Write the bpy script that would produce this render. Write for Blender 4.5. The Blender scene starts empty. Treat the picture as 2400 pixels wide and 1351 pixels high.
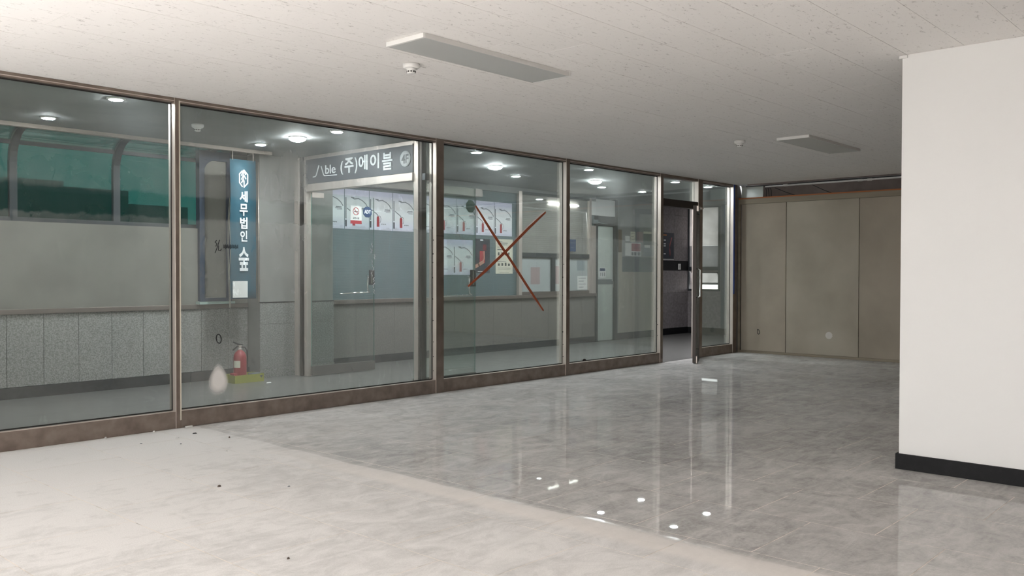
import bpy, bmesh, math, random
from mathutils import Vector, Matrix
random.seed(7)
SC = bpy.context.scene
COL = SC.collection

# ------------------------------------------------------------------ camera
F_PX, YAW, PITCH, ROLL = 2062.34, math.radians(42.2084), math.radians(-0.98597), math.radians(0.1017)
CAM = Vector((0, 0, 1.18))
fw = Vector((math.cos(YAW)*math.cos(PITCH), math.sin(YAW)*math.cos(PITCH), math.sin(PITCH)))
rt = Vector((math.sin(YAW), -math.cos(YAW), 0)); up = rt.cross(fw)
r2 = rt*math.cos(ROLL)+up*math.sin(ROLL); u2 = -rt*math.sin(ROLL)+up*math.cos(ROLL)
cd = bpy.data.cameras.new('camera'); cam = bpy.data.objects.new('camera', cd); COL.objects.link(cam)
cd.sensor_width = 36; cd.sensor_fit = 'HORIZONTAL'; cd.lens = F_PX/2400*36; cd.clip_start = .05; cd.clip_end = 200
M = Matrix.Identity(4)
for i in range(3):
    M[i][0], M[i][1], M[i][2], M[i][3] = r2[i], u2[i], -fw[i], CAM[i]
cam.matrix_world = M
SC.camera = cam
def project(p):
    v = Vector(p)-CAM; z = v.dot(fw)
    if z < .05: return None
    return 1200+F_PX*v.dot(r2)/z, 675.5-F_PX*v.dot(u2)/z

# ------------------------------------------------------------------ world, exposure
W = bpy.data.worlds.new('sky'); SC.world = W; W.use_nodes = True
wn, wl = W.node_tree.nodes, W.node_tree.links
wn.clear()
wo = wn.new('ShaderNodeOutputWorld'); bg = wn.new('ShaderNodeBackground'); tc = wn.new('ShaderNodeTexCoord')
sep = wn.new('ShaderNodeSeparateXYZ'); rp = wn.new('ShaderNodeValToRGB'); mr = wn.new('ShaderNodeMapRange')
mr.inputs[1].default_value = -.25; mr.inputs[2].default_value = .25
rp.color_ramp.elements[0].position = .35; rp.color_ramp.elements[0].color = (.50, .48, .455, 1)
rp.color_ramp.elements[1].position = .55; rp.color_ramp.elements[1].color = (1.0, .995, .99, 1)
wl.new(tc.outputs['Generated'], sep.inputs[0]); wl.new(sep.outputs[2], mr.inputs[0]); wl.new(mr.outputs[0], rp.inputs[0])
wl.new(rp.outputs[0], bg.inputs[0]); bg.inputs[1].default_value = 3.8; wl.new(bg.outputs[0], wo.inputs[0])
SC.view_settings.view_transform = 'Standard'; SC.view_settings.look = 'None'
SC.view_settings.gamma = 1; SC.view_settings.use_curve_mapping = False
SC.view_settings.exposure = 0.20
SC.cycles.use_denoising = True
SC.cycles.transparent_max_bounces = 24
SC.cycles.use_adaptive_sampling = True; SC.cycles.adaptive_threshold = .02
SC.cycles.max_bounces = 12; SC.cycles.diffuse_bounces = 6; SC.cycles.glossy_bounces = 4; SC.cycles.transmission_bounces = 8
SC.cycles.sample_clamp_indirect = 40
SC.cycles.caustics_reflective = False; SC.cycles.caustics_refractive = False
# hazy sun falling steeply through the windows behind the camera
sl_ = bpy.data.lights.new('hazy_sun', 'SUN'); sl_.energy = 125; sl_.angle = math.radians(8); sl_.color = (1, .992, .985)
sun = bpy.data.objects.new('hazy_sun', sl_); COL.objects.link(sun)
sun.rotation_euler = Vector((math.cos(math.radians(60)), .10, -math.sin(math.radians(60)))).to_track_quat('-Z', 'Y').to_euler()
# light portals in the window openings (they only guide the sky light)
def portal(name, loc, sx, sy, rot):
    l = bpy.data.lights.new(name, 'AREA'); l.shape = 'RECTANGLE'; l.size = sx; l.size_y = sy
    l.cycles.is_portal = True
    o = bpy.data.objects.new(name, l); COL.objects.link(o); o.location = loc; o.rotation_euler = rot
    return o
portal('portal_room', (-1.02, 2.1, 1.28), 2.32, 7.9, (0, -math.pi/2, 0))
portal('portal_end', (15.33, 8.78, 1.66), 1.62, .7, (0, math.pi/2, 0))

# ------------------------------------------------------------------ materials
def mat(name, col=(.5, .5, .5), rough=.5, metal=0., spec=.5, emit=None, es=0., noise=None, bump=None, scale=None):
    """noise=(scale, colour2, lo, hi[, stretch]) mixes in a second colour; bump=(scale, strength)"""
    m = bpy.data.materials.new(name); m.use_nodes = True
    n, l = m.node_tree.nodes, m.node_tree.links
    b = n['Principled BSDF']
    b.inputs['Base Color'].default_value = (*col, 1); b.inputs['Roughness'].default_value = rough
    b.inputs['Metallic'].default_value = metal; b.inputs['Specular IOR Level'].default_value = spec
    if emit: b.inputs['Emission Color'].default_value = (*emit, 1); b.inputs['Emission Strength'].default_value = es
    if noise or bump:
        g = n.new('ShaderNodeNewGeometry')
    if noise:
        t = n.new('ShaderNodeTexNoise'); t.inputs['Scale'].default_value = noise[0]; t.inputs['Detail'].default_value = 6
        src = g.outputs['Position']
        if len(noise) > 4:
            mp = n.new('ShaderNodeMapping'); mp.inputs['Scale'].default_value = noise[4]; l.new(src, mp.inputs[0]); src = mp.outputs[0]
        l.new(src, t.inputs['Vector'])
        r = n.new('ShaderNodeValToRGB'); r.color_ramp.elements[0].position = noise[2]; r.color_ramp.elements[1].position = noise[3]
        r.color_ramp.elements[0].color = (*col, 1); r.color_ramp.elements[1].color = (*noise[1], 1)
        l.new(t.outputs['Fac'], r.inputs[0]); l.new(r.outputs[0], b.inputs['Base Color'])
    if bump:
        t2 = n.new('ShaderNodeTexNoise'); t2.inputs['Scale'].default_value = bump[0]; t2.inputs['Detail'].default_value = 4
        l.new(g.outputs['Position'], t2.inputs['Vector'])
        bp = n.new('ShaderNodeBump'); bp.inputs['Strength'].default_value = bump[1]; bp.inputs['Distance'].default_value = .01
        l.new(t2.outputs['Fac'], bp.inputs['Height']); l.new(bp.outputs[0], b.inputs['Normal'])
    return m

class NB:                                   # tiny node helper
    def __init__(s, m):
        m.use_nodes = True; s.t = m.node_tree; s.n = s.t.nodes; s.l = s.t.links
    def add(s, typ, **kw):
        x = s.n.new(typ)
        for k, v in kw.items(): setattr(x, k, v)
        return x
    def math(s, op, a, b=None, c=None, clamp=False):
        x = s.n.new('ShaderNodeMath'); x.operation = op; x.use_clamp = clamp
        for i, v in enumerate((a, b, c)):
            if v is None: continue
            if isinstance(v, (int, float)): x.inputs[i].default_value = v
            else: s.l.new(v, x.inputs[i])
        return x.outputs[0]
    def noise(s, vec, scale, detail=4, rough=.5, dist=0., stretch=None):
        if stretch:
            mp = s.n.new('ShaderNodeMapping'); mp.inputs['Scale'].default_value = stretch; s.l.new(vec, mp.inputs[0]); vec = mp.outputs[0]
        t = s.n.new('ShaderNodeTexNoise'); t.inputs['Scale'].default_value = scale; t.inputs['Detail'].default_value = detail
        t.inputs['Roughness'].default_value = rough; t.inputs['Distortion'].default_value = dist
        s.l.new(vec, t.inputs['Vector']); return t.outputs['Fac']
    def rng(s, v, a, b, c=0., d=1., smooth=False):
        x = s.n.new('ShaderNodeMapRange'); x.clamp = True
        if smooth: x.interpolation_type = 'SMOOTHSTEP'
        for i, q in enumerate((a, b, c, d)): x.inputs[i+1].default_value = q
        s.l.new(v, x.inputs[0]); return x.outputs[0]
    def mix(s, f, a, b):
        x = s.n.new('ShaderNodeMix'); x.data_type = 'RGBA'
        if isinstance(f, (int, float)): x.inputs[0].default_value = f
        else: s.l.new(f, x.inputs[0])
        for i, v in ((6, a), (7, b)):
            if isinstance(v, tuple): x.inputs[i].default_value = (*v, 1)
            else: s.l.new(v, x.inputs[i])
        return x.outputs[2]

MT = {}
# polished stone-look floor tile under construction dust
def floor_mat():
    m = bpy.data.materials.new('dusty_polished_tile'); B = NB(m); b = B.n['Principled BSDF']
    g = B.add('ShaderNodeNewGeometry'); P = g.outputs['Position']; oi = B.add('ShaderNodeObjectInfo')
    sp = B.add('ShaderNodeSeparateXYZ'); B.l.new(P, sp.inputs[0]); X, Y = sp.outputs[0], sp.outputs[1]
    big = B.noise(P, .8, 4, .55)
    swirl = B.noise(P, 4.2, 9, .70, 1.5)
    streak = B.noise(P, 5.0, 9, .70, 1.3, (.55, 2.2, 1))
    fine = B.noise(P, 55, 3, .6)
    grain = B.noise(P, 170, 2, .6)
    edge = B.noise(P, 2.2, 3)
    xe = B.math('ADD', X, B.math('MULTIPLY', B.math('SUBTRACT', edge, .5), .06))
    left = B.rng(xe, 3.40, 3.14, 0, 1, True)               # the rougher, dustier side of the joint
    d1 = B.math('MULTIPLY_ADD', swirl, .75, B.math('MULTIPLY', streak, .55))
    d1 = B.math('ADD', d1, B.math('MULTIPLY', B.math('SUBTRACT', big, .5), .45))
    dust = B.rng(d1, .46, .78, 0, 1)
    near = B.rng(Y, 3.4, 6.1, 0, .42)
    fade = B.rng(Y, 5.3, 3.9, .12, 1)
    dust = B.math('MULTIPLY_ADD', dust, .62, B.math('MULTIPLY', left, .42), True)
    dust = B.math('ADD', dust, near, None, True)
    ridge = B.math('MULTIPLY', B.rng(xe, 3.12, 3.22, 0, 1, True), B.rng(xe, 3.40, 3.31, 0, 1, True))
    stone = B.mix(B.rng(fine, .35, .7), (.292, .280, .270), (.414, .399, .386))
    stone = B.mix(B.math('MULTIPLY', oi.outputs['Random'], .35), stone, (.46, .445, .43))
    dcol = B.mix(B.rng(grain, .3, .7), (.625, .603, .588), (.725, .703, .688))
    c = B.mix(dust, stone, dcol)
    c = B.mix(B.math('MULTIPLY', B.math('MULTIPLY', ridge, fade), .62), c, (.75, .70, .662))
    B.l.new(c, b.inputs['Base Color'])
    ro = B.math('MULTIPLY_ADD', dust, .02, .008)
    ro = B.math('ADD', ro, B.math('MULTIPLY', left, .30))
    ro = B.math('ADD', ro, B.math('MULTIPLY', ridge, .4))
    B.l.new(ro, b.inputs['Roughness'])
    sp2 = B.math('SUBTRACT', .36, B.math('MULTIPLY', left, .2)); B.l.new(sp2, b.inputs['Specular IOR Level'])
    df = B.add('ShaderNodeBsdfDiffuse'); B.l.new(c, df.inputs[0])            # loose dust lying on the polish
    cov = B.math('MULTIPLY_ADD', dust, .45, B.math('MULTIPLY_ADD', left, .25, .30), True)
    ms = B.add('ShaderNodeMixShader'); B.l.new(cov, ms.inputs[0]); B.l.new(b.outputs[0], ms.inputs[1]); B.l.new(df.outputs[0], ms.inputs[2])
    B.l.new(ms.outputs[0], B.n['Material Output'].inputs[0])
    return m
MT['tile'] = floor_mat()
MT['grout'] = mat('dust_filled_grout', (.70, .635, .57), .9, noise=(9, (.34, .31, .285), .52, .72))
def ceil_mat():
    m = bpy.data.materials.new('mineral_fibre_tile'); B = NB(m); b = B.n['Principled BSDF']
    g = B.add('ShaderNodeNewGeometry'); P = g.outputs['Position']; oi = B.add('ShaderNodeObjectInfo')
    fiss = B.noise(P, 34, 3, .55, .6, (.55, 1.5, 1)); hole = B.noise(P, 95, 2, .5)
    f = B.math('MULTIPLY', B.rng(fiss, .60, .68), B.rng(hole, .42, .58))
    pin = B.rng(hole, .70, .74)
    f = B.math('MAXIMUM', f, B.math('MULTIPLY', pin, .7))
    base = B.mix(B.math('MULTIPLY', oi.outputs['Random'], .5), (.87, .845, .825), (.89, .865, .845))
    c = B.mix(B.math('MULTIPLY', f, .48), base, (.30, .27, .25))
    B.l.new(c, b.inputs['Base Color']); b.inputs['Roughness'].default_value = .9; b.inputs['Specular IOR Level'].default_value = .2
    bp = B.add('ShaderNodeBump'); bp.inputs['Strength'].default_value = .35; bp.inputs['Distance'].default_value = .004; bp.invert = True
    B.l.new(f, bp.inputs['Height']); B.l.new(bp.outputs[0], b.inputs['Normal'])
    return m
MT['ceil'] = ceil_mat()
MT['ceil_gap'] = mat('ceiling_joint', (.32, .29, .27), .9)
MT['paint'] = mat('white_wall_paint', (.80, .795, .785), .6, spec=.3, bump=(30, .05))
MT['blackbase'] = mat('black_skirting', (.007, .007, .008), .55, spec=.25, noise=(40, (.014, .014, .015), .5, .8))
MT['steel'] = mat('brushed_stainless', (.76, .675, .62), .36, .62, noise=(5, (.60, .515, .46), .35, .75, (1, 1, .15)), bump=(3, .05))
MT['steel_front'] = mat('stainless_dark_reflection', (.30, .245, .21), .36, .80, noise=(6, (.21, .165, .14), .35, .7), bump=(4, .06))  # stainless with the dark room's brown reflection put into its colour
MT['rail'] = mat('worn_bronze_rail', (.31, .255, .22), .42, .65, noise=(9, (.20, .155, .13), .35, .7), bump=(12, .1))
MT['darkmetal'] = mat('dark_bronze', (.055, .045, .04), .4, .6)
MT['gasket'] = mat('black_gasket', (.02, .018, .017), .6)
MT['caulk'] = mat('cream_caulk', (.62, .57, .48), .7)
MT['hole'] = mat('screw_hole', (.02, .016, .014), .6)

def clear_glass(name, tint, spec=1.0):
    m = bpy.data.materials.new(name); B = NB(m); B.n.remove(B.n['Principled BSDF']); out = B.n['Material Output']
    tr = B.add('ShaderNodeBsdfTransparent'); tr.inputs[0].default_value = (*tint, 1)
    gl = B.add('ShaderNodeBsdfGlossy'); gl.inputs['Roughness'].default_value = .02; gl.inputs[0].default_value = (.9, .95, .93, 1)
    fr = B.add('ShaderNodeFresnel'); fr.inputs[0].default_value = 1.45
    mx = B.add('ShaderNodeMixShader'); B.l.new(B.math('MULTIPLY', fr.outputs[0], spec), mx.inputs[0]); B.l.new(tr.outputs[0], mx.inputs[1]); B.l.new(gl.outputs[0], mx.inputs[2])
    B.l.new(mx.outputs[0], out.inputs[0]); return m, B, mx, out
MT['glass'] = clear_glass('greenish_glass', (.945, .98, .968), .4)[0]
MT['glass_edge'] = mat('glass_edge', (.10, .22, .19), .2)
MT['glass_plain'] = clear_glass('plain_glass', (.97, .97, .965), .7)[0]
def dusty():
    m, B, base, out = clear_glass('dusty_glass', (.945, .98, .97), .4)
    g = B.add('ShaderNodeNewGeometry'); P = g.outputs['Position']; sp = B.add('ShaderNodeSeparateXYZ'); B.l.new(P, sp.inputs[0]); X, Z = sp.outputs[0], sp.outputs[2]
    cloud = B.noise(P, 1.3, 6, .6, .4); streak = B.noise(P, 2.2, 5, .6, .3, (3.2, 1, .5)); fleck = B.noise(P, 60, 2, .6)
    rag = B.noise(P, 7, 5, .65, 0, (1.6, 1, .3))
    zz = B.math('ADD', Z, B.math('MULTIPLY', B.math('SUBTRACT', rag, .5), .10))
    band = B.math('MULTIPLY', B.rng(zz, 1.585, 1.60), B.rng(zz, 1.785, 1.755))      # strip where old film was peeled off
    d = B.math('MULTIPLY_ADD', cloud, .26, B.math('MULTIPLY', streak, .18))
    d = B.math('ADD', d, B.math('MULTIPLY', B.rng(fleck, .70, .76), .10))
    gx = B.math('DIVIDE', B.math('SUBTRACT', X, 4.28), .42); gz = B.math('DIVIDE', B.math('SUBTRACT', Z, 1.78), .62)
    patch = B.math('MULTIPLY', B.rng(B.math('ADD', B.math('ADD', B.math('MULTIPLY', gx, gx), B.math('MULTIPLY', gz, gz)), B.math('MULTIPLY', B.math('SUBTRACT', cloud, .5), 1.6)), 1.1, 0, 0, 1, True), .22)
    scuff = B.rng(B.noise(P, 3.4, 6, .7, 2.2, (1.5, 1, .8)), .60, .66, 0, .55)
    d = B.math('MULTIPLY', d, B.math('SUBTRACT', 1, scuff))
    low = B.rng(Z, .9, .12, 0, .06)
    d = B.math('ADD', B.math('ADD', B.rng(d, .13, .33, .08, .46), low), patch)
    pr = B.add('ShaderNodeValToRGB'); pr.color_ramp.interpolation = 'CONSTANT'; cr = pr.color_ramp
    for i, (x_, v_) in enumerate(((0, .48), (3.22, .88), (5.9, .30), (7.93, .62), (9.9, .30))):
        el = cr.elements[i] if i < 2 else cr.elements.new(x_/12)
        el.position = x_/12; el.color = (v_, v_, v_, 1)
    B.l.new(B.math('DIVIDE', X, 12), pr.inputs[0]); d = B.math('MULTIPLY', d, pr.outputs[0])   # each pane has its own coat of dust
    d = B.math('MULTIPLY', d, B.math('SUBTRACT', 1, B.math('MULTIPLY', band, .85)))
    df = B.add('ShaderNodeBsdfDiffuse'); df.inputs[0].default_value = (.60, .60, .56, 1)
    tl = B.add('ShaderNodeBsdfTranslucent'); tl.inputs[0].default_value = (.45, .47, .48, 1)
    ad = B.add('ShaderNodeMixShader'); ad.inputs[0].default_value = .35; B.l.new(df.outputs[0], ad.inputs[1]); B.l.new(tl.outputs[0], ad.inputs[2])
    mx = B.add('ShaderNodeMixShader'); B.l.new(d, mx.inputs[0]); B.l.new(base.outputs[0], mx.inputs[1]); B.l.new(ad.outputs[0], mx.inputs[2])
    B.l.new(mx.outputs[0], out.inputs[0]); return m
MT['dusty'] = dusty()
def green_poly():
    m = bpy.data.materials.new('green_polycarbonate'); B = NB(m); B.n.remove(B.n['Principled BSDF']); out = B.n['Material Output']
    g = B.add('ShaderNodeNewGeometry'); P = g.outputs['Position']
    c = B.mix(B.noise(P, 3, 5, .6, .5), (.003, .034, .0285), (.007, .046, .039))
    tl = B.add('ShaderNodeBsdfTranslucent'); B.l.new(c, tl.inputs[0])
    tr = B.add('ShaderNodeBsdfTransparent'); tr.inputs[0].default_value = (.005, .030, .026, 1)
    gl = B.add('ShaderNodeBsdfGlossy'); gl.inputs['Roughness'].default_value = .08; gl.inputs[0].default_value = (.8, .9, .88, 1)
    a = B.add('ShaderNodeMixShader'); a.inputs[0].default_value = .6; B.l.new(tl.outputs[0], a.inputs[1]); B.l.new(tr.outputs[0], a.inputs[2])
    fr = B.add('ShaderNodeFresnel'); b = B.add('ShaderNodeMixShader'); B.l.new(B.math('MULTIPLY', fr.outputs[0], .5), b.inputs[0]); B.l.new(a.outputs[0], b.inputs[1]); B.l.new(gl.outputs[0], b.inputs[2])
    B.l.new(b.outputs[0], out.inputs[0]); return m
MT['poly'] = green_poly()
def frosted(name, tcol, trans):
    m = bpy.data.materials.new(name); B = NB(m); B.n.remove(B.n['Principled BSDF']); out = B.n['Material Output']
    g = B.add('ShaderNodeNewGeometry')
    tl = B.add('ShaderNodeBsdfTranslucent'); B.l.new(B.mix(B.rng(B.noise(g.outputs['Position'], 3.5, 5, .6, .5), .35, .7), tcol, tuple(v*.72 for v in tcol)), tl.inputs[0])
    tr = B.add('ShaderNodeBsdfTransparent'); tr.inputs[0].default_value = (*trans, 1)
    a = B.add('ShaderNodeMixShader'); a.inputs[0].default_value = .3; B.l.new(tl.outputs[0], a.inputs[1]); B.l.new(tr.outputs[0], a.inputs[2])
    B.l.new(a.outputs[0], out.inputs[0]); return m
MT['frost'] = frosted('hazy_window_glass', (.60, .585, .58), (.34, .335, .335))
MT['frost_low'] = frosted('hazy_window_film', (.36, .36, .365), (.18, .18, .183))
MT['soffit'] = mat('corridor_soffit', (.30, .31, .31), .75, spec=.3, noise=(2.2, (.25, .26, .26), .4, .7))
MT['fascia'] = mat('soffit_edge_board', (.32, .27, .24), .7)
MT['cream'] = mat('cream_plaster', (.225, .217, .193), .85, noise=(2.5, (.185, .178, .157), .4, .7), bump=(12, .1))
MT['granite'] = mat('grey_granite', (.19, .186, .178), .45, noise=(85, (.365, .357, .345), .36, .64), bump=(60, .04))
MT['granite_dark'] = mat('flamed_granite', (.29, .26, .265), .7, noise=(24, (.20, .178, .182), .35, .7), bump=(30, .12))
MT['corbase'] = mat('black_stone_skirting', (.022, .024, .027), .35, noise=(30, (.04, .042, .046), .4, .7))
MT['corfloor'] = mat('corridor_stone_floor', (.17, .166, .158), .30, noise=(6, (.135, .132, .127), .35, .7), bump=(5, .03))
MT['sill'] = mat('brown_metal_sill', (.24, .20, .18), .4, .6)
MT['navy'] = mat('navy_frame_paint', (.055, .075, .115), .45, noise=(8, (.09, .11, .15), .5, .8))
MT['greyframe'] = mat('charcoal_frame', (.06, .068, .075), .45, .4)
MT['ribbed'] = None
def ribbed():
    m = bpy.data.materials.new('ribbed_teal_sheet'); B = NB(m); b = B.n['Principled BSDF']
    g = B.add('ShaderNodeNewGeometry'); w = B.add('ShaderNodeTexWave'); w.bands_direction = 'Z'; w.inputs['Scale'].default_value = 22
    B.l.new(g.outputs['Position'], w.inputs['Vector'])
    B.l.new(B.mix(B.noise(g.outputs['Position'], 2, 4), (.10, .15, .165), (.13, .178, .19)), b.inputs['Base Color']); b.inputs['Roughness'].default_value = .45
    bp = B.add('ShaderNodeBump'); bp.inputs['Strength'].default_value = .3; bp.inputs['Distance'].default_value = .006; B.l.new(w.outputs['Fac'], bp.inputs['Height']); B.l.new(bp.outputs[0], b.inputs['Normal'])
    return m
MT['ribbed'] = ribbed()
def blind():
    m = bpy.data.materials.new('closed_blind'); B = NB(m); b = B.n['Principled BSDF']
    g = B.add('ShaderNodeNewGeometry'); w = B.add('ShaderNodeTexWave'); w.bands_direction = 'Z'; w.inputs['Scale'].default_value = 10
    B.l.new(g.outputs['Position'], w.inputs['Vector'])
    B.l.new(B.mix(w.outputs['Fac'], (.78, .71, .69), (.92, .86, .84)), b.inputs['Base Color']); b.inputs['Roughness'].default_value = .6
    return m
MT['blind'] = blind()
MT['cement'] = mat('cement_board', (.42, .365, .295), .85, noise=(1.6, (.335, .29, .235), .35, .7), bump=(9, .12))
MT['cement2'] = mat('cement_board_pale', (.46, .415, .34), .85, noise=(1.8, (.375, .335, .27), .35, .7), bump=(9, .12))
MT['plank'] = mat('timber_plank', (.31, .265, .20), .7, noise=(3, (.24, .20, .15), .4, .7, (1, .2, 4)))
MT['rust'] = mat('rusty_edge', (.42, .15, .06), .8)
MT['voidwall'] = mat('bare_block_wall', (.17, .14, .125), .9, noise=(3, (.11, .09, .08), .4, .7))
MT['pipe'] = mat('grey_conduit', (.72, .72, .72), .4, .3)
MT['cable'] = mat('black_cable', (.012, .012, .013), .5)
MT['white'] = mat('white_plastic', (.80, .79, .77), .4)
MT['offwhite'] = mat('offwhite_plastic', (.66, .65, .63), .45)
MT['diffuser'] = mat('unlit_acrylic_diffuser', (.52, .525, .515), .35)
MT['led'] = mat('led_lens', (.9, .9, .9), .4, emit=(.95, .97, 1.0), es=560)
MT['leddome'] = mat('led_dome', (.9, .9, .9), .4, emit=(.96, .98, 1.0), es=230)
MT['tube'] = mat('fluorescent_tube', (.9, .9, .9), .4, emit=(1, .98, .94), es=22)
MT['signface'] = mat('charcoal_sign_face', (.055, .062, .075), .35)
MT['letter'] = mat('white_letter', (.80, .82, .84), .45)
MT['teal'] = mat('teal_banner_fabric', (.016, .075, .11), .7, noise=(6, (.021, .088, .126), .4, .7))
MT['red'] = mat('red_enamel', (.31, .024, .034), .35)
MT['redprint'] = mat('red_print', (.40, .04, .05), .6)
MT['blackp'] = mat('black_plastic', (.015, .015, .017), .45)
MT['greyprint'] = mat('grey_print', (.18, .19, .21), .6)
MT['darkprint'] = mat('dark_print', (.035, .04, .055), .6)
MT['paper'] = mat('white_paper', (.72, .72, .70), .7)
MT['creampaper'] = mat('cream_paper', (.66, .635, .52), .7)
MT['yellow'] = mat('yellow_green_card', (.30, .30, .045), .6)
MT['chrome'] = mat('polished_chrome', (.85, .86, .86), .12, 1.)
MT['orange'] = mat('orange_spray_paint', (.36, .085, .035), .6)
MT['marker'] = mat('black_marker', (.012, .012, .014), .6)
MT['chalk'] = mat('white_marker', (.62, .64, .66), .7)
MT['bluetape'] = mat('blue_tape', (.02, .065, .33), .5)
MT['pinkposter'] = mat('dim_pink_print', (.34, .26, .26), .6)
MT['doorpaint'] = mat('pale_green_door_paint', (.47, .51, .475), .45, noise=(2, (.41, .45, .42), .4, .7))
MT['tan'] = mat('tan_panel', (.36, .335, .29), .7)
MT['slate'] = mat('slate_panel', (.13, .15, .16), .6)
MT['greensticker'] = mat('green_sticker_back', (.10, .23, .19), .6)
MT['navysticker'] = mat('navy_sticker', (.02, .05, .12), .5)
MT['outwall'] = mat('dark_outside_wall', (.02, .028, .025), .9)
MT['posterbg'] = None
def posterbg():
    m = bpy.data.materials.new('lavender_white_print'); B = NB(m); b = B.n['Principled BSDF']
    t = B.add('ShaderNodeTexCoord'); s = B.add('ShaderNodeSeparateXYZ'); B.l.new(t.outputs['Object'], s.inputs[0])
    top = B.rng(s.outputs[2], .36, .46); bot = B.rng(s.outputs[2], .16, .02)
    c = B.mix(top, (.80, .81, .83), (.56, .56, .72)); c = B.mix(B.math('MULTIPLY', bot, .7), c, (.58, .58, .74))
    B.l.new(c, b.inputs['Base Color']); b.inputs['Roughness'].default_value = .5
    return m
MT['posterbg'] = posterbg()
def soft_blob(name, col, cx, cz, rx, rz, amt):
    m = bpy.data.materials.new(name); B = NB(m); B.n.remove(B.n['Principled BSDF']); out = B.n['Material Output']
    g = B.add('ShaderNodeNewGeometry'); s = B.add('ShaderNodeSeparateXYZ'); B.l.new(g.outputs['Position'], s.inputs[0])
    zz = B.math('DIVIDE', B.math('SUBTRACT', s.outputs[2], cz), rz)
    wid = B.math('MULTIPLY', B.math('SUBTRACT', 1.12, B.math('MULTIPLY', zz, .45)), rx)
    dx = B.math('DIVIDE', B.math('SUBTRACT', s.outputs[0], cx), wid)
    d = B.math('SQRT', B.math('ADD', B.math('MULTIPLY', dx, dx), B.math('MULTIPLY', zz, zz)))
    f = B.math('MULTIPLY', B.rng(d, 1, .42, 0, 1, True), amt)
    df = B.add('ShaderNodeBsdfDiffuse'); df.inputs[0].default_value = (*col, 1); tr = B.add('ShaderNodeBsdfTransparent')
    mx = B.add('ShaderNodeMixShader'); B.l.new(f, mx.inputs[0]); B.l.new(tr.outputs[0], mx.inputs[1]); B.l.new(df.outputs[0], mx.inputs[2]); B.l.new(mx.outputs[0], out.inputs[0])
    return m

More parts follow.
